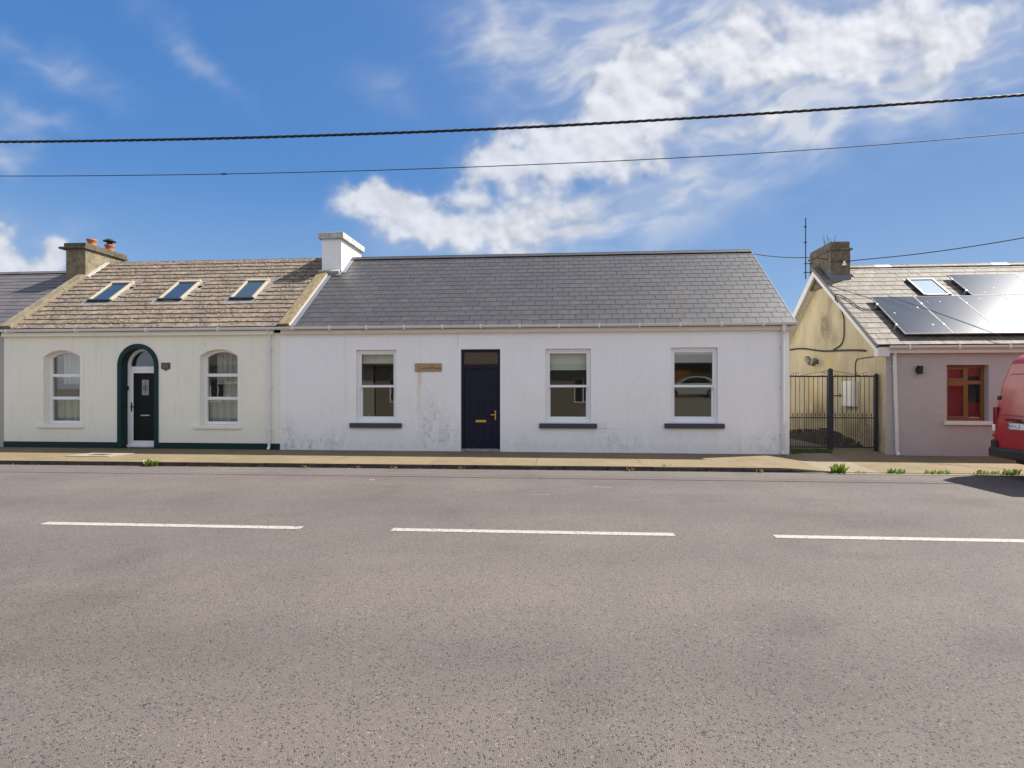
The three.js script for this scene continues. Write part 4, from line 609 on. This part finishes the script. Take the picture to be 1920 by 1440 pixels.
// things on and by the gable wall
const GX = 7.68;
function cable(label, pts, r, seg = 60, m = M.black, name = 'cable', group) { return tag(mesh(name, tube(pts, r, seg, 6), m), label, 'cable', group); }
{
  const t = thing('meter_box', 'white meter box on the khaki gable behind the gate', 'meter box'); t.position.set(GX, 0, 0);
  mesh('cabinet', bx(-0.13, -0.003, 1.12, 1.80, -1.98, -1.33, 0.01), M.bargeWhite, t); mesh('door', bx(-0.142, -0.129, 1.14, 1.78, -1.96, -1.35, 0.006), M.bargeWhite, t);
  const l = thing('floodlight', 'small weathered floodlight bracket on the khaki gable above the gate', 'lamp'); l.position.set(GX, 2.42, -3.8);
  mesh('bracket', [cyl([-0.002, 0, 0], [-0.16, 0.0, 0.05], 0.02), bx(-0.02, -0.001, -0.07, 0.07, -0.07, 0.07, 0.005)], M.iron, l); mesh('lamp_head', [new RoundedBoxGeometry(0.14, 0.16, 0.34, 2, 0.03).rotateX(0.5).translate(-0.20, 0.04, -0.16), new RoundedBoxGeometry(0.14, 0.13, 0.26, 2, 0.03).rotateX(-0.7).translate(-0.2, -0.02, 0.2)], std([0.20, 0.18, 0.15], 0.6), l);
  cable('thick black cable bundle climbing along the khaki gable', [[GX - 0.03, 2.92, -6.4], [GX - 0.03, 2.90, -5.0], [GX - 0.03, 2.72, -3.4], [GX - 0.03, 2.66, -2.2], [GX - 0.03, 2.60, -1.25], [GX - 0.03, 2.56, -0.9]], 0.026, 80);
  cable('black cable dropping from the bargeboard down the khaki gable', [[GX - 0.03, 2.70, -2.7], [GX - 0.03, 2.84, -2.2], [GX - 0.03, 2.98, -2.08], [GX - 0.03, 3.3, -2.05], [GX - 0.05, 3.6, -2.05], [7.38, 3.98, -1.86], [7.36, 4.10, -1.85]], 0.017, 80);
  cable('thin conduit bent from the gable down to the meter box', [[GX - 0.015, 1.80, -1.45], [GX - 0.015, 2.25, -1.45], [GX - 0.015, 2.36, -1.38], [GX - 0.015, 2.38, -1.1], [GX - 0.015, 2.40, -0.3]], 0.012, 60);
  const up = new THREE.Vector3(0, Math.sin(greyRoof.pitch), -Math.cos(greyRoof.pitch)), nn = new THREE.Vector3(0, Math.cos(greyRoof.pitch), Math.sin(greyRoof.pitch)), on = (x, v, n) => [x, 2.62 + up.y * v + nn.y * n, 0.25 + up.z * v + nn.z * n];
  cable('black cable over the roof verge to the first solar panel', [[7.33, 3.98, -1.84], on(7.35, 2.60, 0.04), on(7.5, 2.42, 0.05), on(7.7, 1.75, 0.045), on(7.8, 1.70, 0.045), on(8.15, 1.70, 0.05)], 0.014, 60);
  const mp = thing('aerial_mast', 'thin aerial mast with short stubs beside the stone chimney', 'antenna'); mp.position.set(7.36, 4.95, -3.88);
  mesh('mast', cyl([0, 0, 0], [0, 1.88, 0], 0.017, 0.015, 8), M.iron, mp); for (const y of [1.60, 1.12]) mesh('stub', [cyl([-0.07, y, 0], [0.03, y, 0.0], 0.011, 0.011, 6), bx(-0.02, 0.02, y - 0.02, y + 0.03, -0.02, 0.02)], M.iron, mp); for (const y of [0.47, 0.2]) mesh('wall_bracket', [cyl([-0.06, y, 0], [0.215, y, 0], 0.013, 0.013, 6)], M.iron, mp);
  const tw = thing('dry_weed', 'dry weed stalks growing on top of the stone chimney', 'weed'); tw.position.set(7.7, 5.785, -3.2); reseed(91); const st = []; for (let i = 0; i < 9; i++) { const a = rr(-0.28, 0.22), b = rr(-0.1, 0.1), h = rr(0.12, 0.34), px = rr(-0.12, 0.2); st.push(tube([[px, -0.01, 0], [px + a * 0.25, h * 0.5, b * 0.4], [px + a * 0.6, h, b]], 0.006, 6, 4)); } mesh('stalks', st, std([0.12, 0.11, 0.07], 0.9), tw);
  // debris heap at the foot of the gable, moss at the gate
  const hp = thing('leaf_litter_heap', 'heap of dark leaf litter along the gable foot behind the gate', 'leaf litter'); reseed(93); const hg = new THREE.PlaneGeometry(4.6, 0.9, 60, 14).rotateX(-Math.PI / 2).rotateY(Math.PI / 2), pp = hg.attributes.position; for (let i = 0; i < pp.count; i++) { const x = pp.getX(i), z = pp.getZ(i), e = Math.max(0, 1 - Math.pow((x - 0.25) / 0.7, 2)) * Math.max(0, 1 - Math.pow(z / 2.3, 2)); pp.setXYZ(i, x, Math.max(0, e * (0.16 + 0.5 * fbm(z * 1.3, x * 1.2, 4, 0, 3)) * 0.75) - 0.02, z); } hg.computeVertexNormals(); mesh('litter', hg, std([0.085, 0.06, 0.042], 1, { map: stoneMap, bumpMap: renderBump, bumpScale: 0.08 }), hp); hp.position.set(7.22, 0.10, -3.2);
  const lv = []; for (let i = 0; i < 260; i++) { const z = rr(-2.2, 2.2), x = rr(-0.2, 0.42), y = 0.02 + 0.22 * Math.max(0, 1 - Math.pow((x - 0.25) / 0.7, 2)) * Math.max(0, 1 - Math.pow(z / 2.3, 2)); lv.push(new THREE.PlaneGeometry(rr(0.04, 0.09), rr(0.03, 0.07)).rotateX(rr(-1.6, 0.4)).rotateY(rr(0, 6)).translate(x, y + 0.03, z)); } mesh('dead_leaves', lv, std([0.17, 0.11, 0.06], 0.9), hp);
}
// service wire: white ridge to chimney to a pole out of frame; thick bundle and thin wire over the road
{
  cable('thin service wire from the white ridge to the stone chimney', [[5.50, 5.66, -3.3], [5.9, 5.55, -3.2], [6.6, 5.45, -3.1], [7.2, 5.40, -2.95], [7.86, 5.21, -2.63]], 0.012, 40);
  cable('service wire running from the stone chimney up to the right', [[7.88, 5.20, -2.60], [9.6, 5.22, -1.8], [11.4, 5.36, -0.95], [14, 5.72, 0.3], [18, 6.5, 2.2]], 0.013, 60);
  const wz = (x) => 1.355 - 0.0167 * x, P = [[-30, 8.30], [-22, 7.92], [-13.75, 7.636], [-10.45, 7.575], [-7.27, 7.545], [-4.18, 7.546], [-1.19, 7.575], [1.71, 7.637], [4.52, 7.722], [7.25, 7.824], [9.89, 7.938], [16, 8.26], [28, 9.1]], c = new THREE.CatmullRomCurve3(P.map(([x, y]) => new THREE.Vector3(x, y, wz(x))));
  const t = thing('overhead_cable', 'thick twisted black cable crossing the sky, upper of the two', 'cable', 'cables crossing the sky');
  for (let k = 0; k < 3; k++) { const pts = []; for (let i = 0; i <= 700; i++) { const p = c.getPoint(i / 700), a = p.x * 2 * Math.PI / 0.6 + k * 2.094; pts.push(new THREE.Vector3(p.x, p.y + 0.017 * Math.sin(a), p.z + 0.017 * Math.cos(a))); } mesh('strand', new THREE.TubeGeometry(new THREE.CatmullRomCurve3(pts), 1400, 0.017, 5), M.black, t); }
  const t2 = thing('overhead_wire', 'thin telephone wire crossing the sky, lower of the two', 'cable', 'cables crossing the sky'); mesh('wire', tube([[-30, 7.45], [-22, 7.08], [-13.75, 6.80], [-10.45, 6.73], [-7.27, 6.695], [-4.18, 6.69], [-1.19, 6.716], [1.71, 6.765], [4.52, 6.845], [7.25, 6.967], [9.89, 7.125], [16, 7.55], [28, 8.5]].map(([x, y]) => [x, y, wz(x)]), 0.0095, 200, 6), M.black, t2); mesh('splice', cyl([-8.12, 6.701, wz(-8.12)], [-7.99, 6.70, wz(-7.99)], 0.02, 0.02, 8), M.black, t2);
  for (const [x, lab] of [[-29.9, 'wooden pole far to the left carrying the overhead cables'], [27.9, 'wooden pole far to the right carrying the overhead cables']]) { const p = thing('utility_pole', lab, 'utility pole', 'poles of the overhead cables'); p.position.set(x, -0.1, wz(x)); mesh('pole', cyl([0, -0.2, 0], [0, 9.4, 0], 0.15, 0.11, 12), std([0.16, 0.12, 0.085], 0.9), p); }
}
// name board, number plaque, wall lamp
{
  const cv = document.createElement('canvas'); cv.width = 512; cv.height = 156; const c = cv.getContext('2d'); c.fillStyle = '#b99d78'; c.fillRect(0, 0, 512, 156); reseed(55);
  for (let i = 0; i < 150; i++) { c.strokeStyle = `rgba(${rnd() < 0.5 ? '70,52,34' : '190,168,130'},${0.10 + 0.15 * rnd()})`; c.lineWidth = 1 + 2 * rnd(); const y = rnd() * 156; c.beginPath(); c.moveTo(0, y); c.bezierCurveTo(150, y + rr(-6, 6), 350, y + rr(-6, 6), 512, y + rr(-4, 4)); c.stroke(); }
  c.strokeStyle = '#17110c'; c.lineWidth = 7; c.lineCap = 'round'; const line = (...p) => { c.beginPath(); c.moveTo(p[0], p[1]); for (let i = 2; i < p.length; i += 2) c.lineTo(p[i], p[i + 1]); c.stroke(); };
  line(92, 22, 84, 120); line(70, 112, 150, 106); line(318, 24, 308, 120); line(356, 18, 348, 122); line(306, 78, 360, 74);
  c.fillStyle = '#17110c'; c.font = 'italic bold 66px serif'; c.fillText('aven', 142, 114); c.fillText('ouse', 362, 116);
  const tx = new THREE.CanvasTexture(cv); tx.colorSpace = THREE.SRGBColorSpace;
  const t = thing('house_name_board', 'small wooden house name board on the white wall left of the navy door', 'sign'); t.position.set(-3.46, 2.14, 0.004);
  mesh('board', new RoundedBoxGeometry(0.70, 0.212, 0.022, 2, 0.006).translate(0, 0, 0.011), std([0.44, 0.33, 0.20], 0.8, { map: grain }), t);
  mesh('lettering', new THREE.PlaneGeometry(0.685, 0.20).translate(0, 0, 0.0235), std([1, 1, 1], 0.8, { map: tx }), t, true);
  const q = thing('number_plaque', 'small grey shield shaped plaque beside the green arched doorway', 'plaque'); q.position.set(-10.58, 2.185, 0.002);
  mesh('plate', extr(polyShape([[-0.12, 0.10], [0.12, 0.10], [0.12, -0.05], [0.05, -0.075], [0, -0.11], [-0.05, -0.075], [-0.12, -0.05]]), 0, 0.014, { bevelEnabled: true, bevelSize: 0.005, bevelThickness: 0.005, bevelSegments: 1 }), std([0.09, 0.085, 0.085], 0.6, { map: grain }), q);
  mesh('relief', [bx(-0.06, -0.02, 0.0, 0.07, 0.019, 0.026, 0.003), bx(0.02, 0.06, 0.0, 0.07, 0.019, 0.026, 0.003), bx(-0.07, 0.07, -0.035, -0.02, 0.019, 0.025, 0.003)], std([0.20, 0.19, 0.18], 0.6), q);
  const l = thing('wall_lamp', 'small black cylindrical wall lamp on the mauve grey wall', 'lamp'); l.position.set(8.40, 2.04, 0.002);
  mesh('back_plate', bx(-0.05, 0.05, -0.06, 0.06, 0, 0.02, 0.005), M.black, l); mesh('cylinder', cyl([0, -0.10, 0.085], [0, 0.10, 0.085], 0.062, 0.062, 20), M.black, l); mesh('arm', bx(-0.02, 0.02, -0.02, 0.02, 0.01, 0.05), M.black, l); mesh('lens', [cyl([0, -0.108, 0.085], [0, -0.1005, 0.085], 0.05, 0.05, 16), cyl([0, 0.1005, 0.085], [0, 0.108, 0.085], 0.05, 0.05, 16)], std([0.6, 0.6, 0.55], 0.3), l);
}

// ---------------------------------------------------------------- weeds in the kerb
{
  const leafM = (c) => phy(c, 0.75, { transmission: 0.35, thickness: 0 }), g1 = leafM([0.22, 0.30, 0.04]), g2 = leafM([0.28, 0.29, 0.055]), g3 = leafM([0.30, 0.26, 0.11]);
  const weed = (x, dz, r, h, n, m, label, s) => {
    reseed(s); const t = thing('kerb_weed', label, 'weed', 'weeds along the kerb'), z = kerbZ(x) + dz; t.position.set(x, -0.1 + (dz < -0.02 ? 0.085 * (1 - dip(x)) + 0.008 : 0), z); const L = [];
    for (let i = 0; i < n; i++) {
      const a = rr(0, 6.283), l = h * rr(0.5, 1.25), w = l * rr(0.16, 0.30), out = rr(0.2, 1.0), px = rr(-1, 1) * r, pz = rr(-1, 1) * Math.min(r, 0.05), P = [], N = 5, ix = [];
      for (let k = 0; k <= N; k++) { const u = k / N, ww = w * Math.sin(Math.PI * (0.12 + 0.86 * u)) * 0.5, ex = px + Math.cos(a) * out * l * u * 0.8, ez = pz + Math.sin(a) * out * l * u * 0.8, ey = l * (u - 0.35 * out * u * u); P.push(ex - Math.sin(a) * ww, ey, ez + Math.cos(a) * ww, ex, ey - ww * 0.35, ez, ex + Math.sin(a) * ww, ey, ez - Math.cos(a) * ww); if (k < N) { const b = k * 3; ix.push(b, b + 3, b + 1, b + 1, b + 3, b + 4, b + 1, b + 4, b + 2, b + 2, b + 4, b + 5); } }
      const g = new THREE.BufferGeometry(); g.setAttribute('position', new THREE.Float32BufferAttribute(P, 3)); g.setIndex(ix); g.computeVertexNormals(); L.push(g);
    }
    mesh('leaves', L, m, t);
  };
  weed(-8.98, 0.03, 0.13, 0.17, 60, g1, 'leafy green weed at the kerb in front of the cream house', 501);
  weed(-5.55, 0.015, 0.10, 0.07, 26, g2, 'tiny weed tuft at the kerb below the leftmost white house window', 502);
  weed(-4.35, 0.01, 0.06, 0.07, 18, g3, 'dry tuft at the kerb near the house name board', 503);
  weed(-3.6, 0.015, 0.10, 0.06, 20, g3, 'low dry tuft at the kerb left of the navy door', 504);
  weed(-2.15, 0.015, 0.07, 0.08, 18, g2, 'small weed tuft at the kerb straight below the navy door', 505);
  weed(1.35, 0.02, 0.08, 0.12, 18, g3, 'straggly tuft at the kerb between the two right windows', 506);
  weed(2.1, -0.10, 0.10, 0.05, 22, g2, 'low weed on the kerb top below the rightmost white house window', 507);
  weed(3.95, 0.02, 0.07, 0.09, 16, g3, 'small straw coloured tuft where the kerb starts to drop', 508);
  weed(5.48, 0.02, 0.13, 0.20, 70, g1, 'tallest leafy green weed, below the yard gate', 509);
  weed(5.9, 0.03, 0.12, 0.06, 40, g3, 'low straw coloured weed right of the tallest kerb weed', 510);
  weed(6.58, 0.02, 0.16, 0.12, 60, g1, 'leafy weed at the dropped kerb below the gable corner', 511);
  weed(7.35, 0.03, 0.24, 0.09, 80, g1, 'spreading low weed below the white downpipe of the grey house', 512);
  weed(8.28, 0.03, 0.24, 0.10, 70, g1, 'spreading weed below the timber window of the grey house', 513);
  weed(8.72, 0.04, 0.14, 0.14, 60, g1, 'rightmost kerb weed, beside the red van', 514);
  const moss = []; reseed(520); for (let i = 0; i < 1500; i++) { const x = rr(5.5, 6.45), z = rr(-0.28, -0.02) + 0.1 * vn(x * 5, 2); moss.push(new THREE.PlaneGeometry(rr(0.008, 0.02), rr(0.03, 0.06)).rotateY(rr(0, 6)).rotateX(rr(-0.5, 0.5)).translate(x, 0.02 + 0.10 * step(0.35, -0.4, z), z)); }
  kind(tag(mesh('moss_and_grass', moss, std([0.10, 0.12, 0.03], 0.95)), 'mossy grass at the foot of the left gate leaf', 'grass'), 'stuff');
}
{
  reseed(611); const fl = [];
  for (let i = 0; i < 420; i++) { const x = rr(-16, 10), s = rr(0.008, 0.03); if (vn(x * 0.8, 4) < 0.35) continue; fl.push(new THREE.PlaneGeometry(s, s * rr(0.4, 0.9)).rotateX(-Math.PI / 2 + rr(-0.5, 0.5)).rotateY(rr(0, 6)).translate(x, -0.092 + rr(0, 0.008), kerbZ(x) + Math.abs(rr(-1, 1) * rr(0, 1)) * 0.16 + 0.01)); }
  kind(tag(mesh('kerb_litter', fl, std([0.20, 0.16, 0.095], 0.95)), 'dry leaf flakes and grit lying along the kerb', 'litter'), 'stuff');
}

// ---------------------------------------------------------------- the red van
{
  const t = thing('red_van', 'red high-roofed van parked at the right edge, seen from behind', 'van'); t.position.set(8.42, -0.1, 2.44);
  const red = phy([0.40, 0.012, 0.022], 0.32, { clearcoat: 0.7, clearcoatRoughness: 0.12 }), black = std([0.014, 0.014, 0.016], 0.6), seam = std([0.10, 0.005, 0.008], 0.6), gl = phy([0.02, 0.025, 0.03], 0.04, { ior: 1.6 });
  const Wd = 1.98, tum = (y) => 1 - 0.16 * Math.pow(clamp((y - 1.0) / 1.35), 1.7), lean = (y) => 0.28 * Math.pow(clamp((y - 0.9) / 1.45), 1.6);
  const bend = (g) => { const p = g.attributes.position; for (let i = 0; i < p.count; i++) { const y = p.getY(i); p.setZ(i, Wd / 2 + (p.getZ(i) - Wd / 2) * tum(y)); } g.computeVertexNormals(); return g; };
  const side = new THREE.Shape(); side.moveTo(0.07, 0.42); for (const y of [0.7, 0.95, 1.2, 1.45, 1.7, 1.95, 2.15]) side.lineTo(0.03 + lean(y), y); side.quadraticCurveTo(0.05 + lean(2.3), 2.33, 0.42 + lean(2.3), 2.36); side.lineTo(1.5, 2.39); side.lineTo(3.3, 2.36); side.quadraticCurveTo(3.6, 2.34, 3.75, 2.2); side.lineTo(4.45, 1.36); side.quadraticCurveTo(5.0, 1.25, 5.15, 1.0); side.lineTo(5.2, 0.45); side.lineTo(4.72, 0.42); side.absarc(4.33, 0.42, 0.39, 0, Math.PI, false); side.lineTo(1.62, 0.42); side.absarc(1.23, 0.42, 0.39, 0, Math.PI, false); side.lineTo(0.07, 0.42);
  const body = new THREE.ExtrudeGeometry(side, { depth: Wd - 0.12, bevelEnabled: true, bevelSize: 0.045, bevelThickness: 0.06, bevelSegments: 4, curveSegments: 16 }).translate(0, 0, 0.06); mesh('body', bend(body.toNonIndexed()), red, t);
  // rear doors: a proud skin with a pressed panel, seam between, hinges
  const skin = (z0, z1, y0, y1, off, m, name, parent) => { const n = 24, P = [], ix = []; for (let i = 0; i <= n; i++) { const y = y0 + (y1 - y0) * i / n, x = 0.03 + lean(y) - 0.045 - off; for (const [z, d] of [[z0, 0.02], [z0, 0], [z1, 0], [z1, 0.02]]) P.push(x + d, y, Wd / 2 + (z - Wd / 2) * tum(y)); if (i < n) for (let k = 0; k < 3; k++) { const a = i * 4 + k; ix.push(a, a + 1, a + 4, a + 1, a + 5, a + 4); } } const g = new THREE.BufferGeometry(); g.setAttribute('position', new THREE.Float32BufferAttribute(P, 3)); g.setIndex(ix); g.computeVertexNormals(); return mesh(name, g, m, parent); };
  for (const [z0, z1] of [[0.13, Wd / 2 - 0.006], [Wd / 2 + 0.006, Wd - 0.13]]) { const d = skin(z0, z1, 0.56, 2.16, 0.006, red, 'rear_door', t); skin(z0 + 0.07, z1 - 0.07, 1.19, 1.96, 0.013, red, 'pressed_panel', d); skin(z0 + 0.055, z1 - 0.055, 1.175, 1.975, 0.0075, seam, 'panel_groove', d); skin(z0 + 0.02, z1 - 0.02, 0.80, 0.86, 0.014, red, 'crease', d); }
  for (const y of [0.78, 1.51]) for (const z of [0.06, Wd - 0.06]) mesh('hinge', bx(-0.035 + lean(y), 0.10 + lean(y), y - 0.04, y + 0.04, Wd / 2 + (z - Wd / 2) * tum(y) - 0.05, Wd / 2 + (z - Wd / 2) * tum(y) + 0.05, 0.015), y > 1 ? black : red, t);
  for (const z of [0.075, Wd - 0.075]) { const l = mesh('tail_light', bx(-0.03, 0.10, 0.86, 1.34, z - 0.058, z + 0.05, 0.02), phy([0.22, 0.006, 0.010], 0.15, { clearcoat: 1 }), t); mesh('reverse_lens', bx(-0.037, 0.09, 0.87, 1.00, z - 0.064, z + 0.02, 0.012), phy([0.82, 0.80, 0.76], 0.2, { clearcoat: 1 }), l); }
  mesh('bumper', [new RoundedBoxGeometry(0.24, 0.20, Wd + 0.04, 3, 0.05).translate(0.02, 0.46, Wd / 2), bx(-0.06, 0.1, 0.52, 0.70, -0.005, 0.16, 0.03), bx(-0.06, 0.1, 0.52, 0.70, Wd - 0.16, Wd + 0.005, 0.03)], black, t);
  // number plate on the near rear door
  const cv = document.createElement('canvas'); cv.width = 520; cv.height = 110; const c = cv.getContext('2d'); c.fillStyle = '#e9ebe8'; c.fillRect(0, 0, 520, 110); c.fillStyle = '#1c3f96'; c.fillRect(0, 0, 52, 110); c.strokeStyle = '#111'; c.lineWidth = 4; c.strokeRect(2, 2, 516, 106); c.fillStyle = '#e9c63a'; for (let i = 0; i < 12; i++) c.fillRect(24 + 14 * Math.cos(i / 6 * Math.PI), 32 + 14 * Math.sin(i / 6 * Math.PI), 4, 4); c.fillStyle = '#fff'; c.font = 'bold 24px sans-serif'; c.fillText('IRL', 8, 92); c.fillStyle = '#121318'; c.font = 'bold 88px sans-serif'; c.fillText('07-L-2', 66, 88);
  const tx = new THREE.CanvasTexture(cv); tx.colorSpace = THREE.SRGBColorSpace; const pl = mesh('number_plate', bx(-0.048, -0.022, 0.925, 1.045, 0.435, 0.965, 0.004), std([0.75, 0.75, 0.73], 0.5), t); mesh('plate_face', new THREE.PlaneGeometry(0.52, 0.11).rotateY(-Math.PI / 2).translate(-0.0505, 0.985, 0.70), std([1, 1, 1], 0.4, { map: tx }), pl, true);
  mesh('badge', [0, 1, 2, 3, 4].map((k) => bx(-0.042, -0.022, 1.085, 1.125, 0.36 + k * 0.075, 0.412 + k * 0.075, 0.006)), std([0.10, 0.012, 0.016], 0.4), t); mesh('door_handle', bx(-0.05, -0.02, 1.062, 1.08, 0.60, 0.80, 0.008), black, t);
  // cab door with its window, front screen, wheels
  for (const s of [0, 1]) { const z = (y) => { const f = Wd / 2 * tum(y); return s ? Wd / 2 + f : Wd / 2 - f; }, q = s ? 1 : -1, quad = (pts, off) => { const P = []; for (const [x, y] of pts) P.push(x, y, z(y) + q * off); const g = new THREE.BufferGeometry(); g.setAttribute('position', new THREE.Float32BufferAttribute(P, 3)); g.setIndex(s ? [0, 1, 2, 0, 2, 3] : [0, 2, 1, 0, 3, 2]); g.computeVertexNormals(); return g; };
    const d = mesh('cab_door', quad([[2.86, 0.55], [3.82, 0.55], [4.02, 1.40], [2.86, 1.40]], 0.008), red, t); mesh('door_window', quad([[2.92, 1.33], [4.05, 1.33], [3.52, 2.05], [2.92, 2.05]], 0.012), gl, d); mesh('side_moulding', s ? bx(0.3, 4.0, 0.80, 0.90, Wd, Wd + 0.02, 0.008) : bx(0.3, 4.0, 0.80, 0.90, -0.02, 0.0, 0.008), std([0.62, 0.6, 0.6], 0.4), t); mesh('door_mirror', s ? bx(3.92, 4.08, 1.32, 1.62, Wd + 0.02, Wd + 0.22, 0.04) : bx(3.92, 4.08, 1.32, 1.62, -0.22, -0.02, 0.04), black, t); }
  mesh('windscreen', new THREE.PlaneGeometry(0.98, 1.56).rotateX(-Math.PI / 2).rotateZ(-Math.atan2(0.84, 0.70)).rotateX(0).translate(4.15, 1.84, Wd / 2), gl, t);
  for (const x of [1.23, 4.33]) for (const s of [0, 1]) { const zz = s ? Wd - 0.17 : 0.17, w = sub('wheel', t); w.position.set(x, 0.34, zz); mesh('tyre', new THREE.TorusGeometry(0.25, 0.09, 12, 32).scale(1, 1, 1.15), black, w); mesh('rim', [new THREE.CylinderGeometry(0.19, 0.19, 0.13, 24).rotateX(Math.PI / 2), new THREE.CylinderGeometry(0.07, 0.07, 0.17, 12).rotateX(Math.PI / 2)], std([0.35, 0.35, 0.36], 0.4, { metalness: 0.6 }), w); }
  mesh('underbody', bx(0.2, 5.0, 0.26, 0.44, 0.3, Wd - 0.3), black, t);
}

// ---------------------------------------------------------------- across the street: what the windows mirror
{
  const roofM = std([0.12, 0.085, 0.065], 0.8, { map: slateMap }), defs = [[-21, -10.5, [0.46, 0.41, 0.33], 'tan rendered cottage across the street, mirrored in the left windows'], [-10.4, 2.3, [0.24, 0.20, 0.15], 'brown cottage straight across the street, mirrored in the windows'], [13.8, 24, [0.55, 0.52, 0.45], 'cream cottage across the street to the right']];
  defs.forEach(([a, b, c, label]) => {
    const H = thing('opposite_house', label, 'house', 'houses across the street'), wm = std(c, 0.9, { map: grain }), z = 16.6, n = Math.round((b - a) / 2.4), s = rectShape(a, b, -0.1, 3.0), holes = []; for (let i = 0; i < n; i++) { const x = a + (i + 0.5) * (b - a) / n, d = i === Math.floor(n / 2); holes.push([x, d]); s.holes.push(d ? rectShape(x - 0.48, x + 0.48, 0, 2.2) : rectShape(x - 0.5, x + 0.5, 0.85, 2.2)); }
    mesh('front_wall', extr(s, z, z + 0.3), wm, H); mesh('end_wall', [bx(a, a + 0.3, -0.1, 3.0, z + 0.31, z + 6), bx(b - 0.3, b, -0.1, 3.0, z + 0.31, z + 6), bx(a + 0.3, b - 0.3, -0.1, 3.0, z + 5.7, z + 6)], wm, H);
    mesh('roof', xExtr([[z - 0.25, 2.95], [z + 3, 5.5], [z + 6.25, 2.95], [z + 6.25, 2.85], [z - 0.25, 2.85]], a, b), roofM, H); mesh('chimney', bx(a + 0.6, a + 1.3, 4.6, 6.4, z + 2.4, z + 3.6, 0.02), wm, H);
    for (const [x, d] of holes) if (d) mesh('door', bx(x - 0.47, x + 0.47, 0, 2.19, z + 0.1, z + 0.15), M.timber, H); else { const w = sub('window', H); mesh('frame', [...bars(x - 0.49, x + 0.49, 0.86, 2.19, z + 0.08, z + 0.14, 0.06), bx(x - 0.03, x + 0.03, 0.9, 2.15, z + 0.09, z + 0.13)], M.upvc, w); mesh('pane', bx(x - 0.44, x + 0.44, 0.91, 2.14, z + 0.105, z + 0.12), phy([0.02, 0.025, 0.03], 0.03), w); }
  });
  kind(mesh('opposite_driveway', xExtr([[15.9, -0.12], [15.9, 0.01], [25.5, 0.96], [33, 0.98], [33, -0.12]], 2.6, 13.6), std([0.16, 0.14, 0.10], 0.95, { map: stoneMap })), 'structure');
  const gar = thing('brown_outbuilding', 'low dark brown outbuilding across the street, mirrored behind the silver car', 'shed'); mesh('wall', bx(2.2, 15.6, -0.1, 3.45, 31, 35), std([0.11, 0.075, 0.05], 0.95, { map: stoneMap }), gar); mesh('flat_roof', bx(2.0, 15.8, 3.46, 3.62, 30.8, 35.2, 0.02), M.deck, gar); mesh('garage_door', bx(7, 9.6, 0.99, 3.1, 30.95, 30.995), M.timber, gar);
  const car = thing('silver_car', 'silver parked car standing across the street, mirrored in the rightmost window', 'car'); car.position.set(6.7, 0.98, 26.4);
  const silver = phy([0.62, 0.63, 0.62], 0.3, { metalness: 0.4, clearcoat: 1, clearcoatRoughness: 0.08 }), gl = phy([0.015, 0.02, 0.022], 0.04, { ior: 1.6 }), black = std([0.014, 0.014, 0.016], 0.7), pr = new THREE.Shape(); pr.moveTo(0.05, 0.3); pr.lineTo(0.02, 0.6); pr.quadraticCurveTo(0.1, 0.86, 0.9, 0.92); pr.lineTo(1.25, 0.95); pr.lineTo(3.55, 1.0); pr.quadraticCurveTo(4.15, 1.02, 4.22, 0.8); pr.lineTo(4.25, 0.32); pr.lineTo(3.85, 0.28); pr.absarc(3.45, 0.28, 0.36, 0, Math.PI, false); pr.lineTo(1.2, 0.28); pr.absarc(0.84, 0.28, 0.36, 0, Math.PI, false); pr.lineTo(0.05, 0.3);
  mesh('body', new THREE.ExtrudeGeometry(pr, { depth: 1.6, bevelEnabled: true, bevelSize: 0.05, bevelThickness: 0.06, bevelSegments: 3 }).translate(0, 0, 0.06), silver, car);
  const cab = polyShape([[1.05, 0.93], [1.85, 1.42], [2.4, 1.47], [3.1, 1.43], [3.9, 1.0], [3.9, 0.93]]), cg = new THREE.ExtrudeGeometry(cab, { depth: 1.40, bevelEnabled: true, bevelSize: 0.03, bevelThickness: 0.05, bevelSegments: 3 }).translate(0, 0, 0.16); mesh('cabin', cg, silver, car);
  for (const z of [0.10, 1.615]) mesh('side_window', extr(polyShape([[1.3, 1.0], [1.92, 1.38], [2.4, 1.42], [3.0, 1.38], [3.5, 1.04]]), z, z + 0.01), gl, car);
  for (const x of [0.84, 3.45]) for (const z of [0.12, 1.60]) { const w = sub('wheel', car); w.position.set(x, 0.31, z); mesh('tyre', new THREE.TorusGeometry(0.23, 0.08, 10, 28), black, w); mesh('rim', new THREE.CylinderGeometry(0.18, 0.18, 0.12, 20).rotateX(Math.PI / 2), std([0.5, 0.5, 0.5], 0.3, { metalness: 0.8 }), w); }
  for (const z of [0.2, 1.52]) mesh('tail_light', bx(4.2, 4.30, 0.66, 0.86, z - 0.16, z + 0.16, 0.03), std([0.4, 0.01, 0.01], 0.2), car);
}
renderer.render(scene, camera);
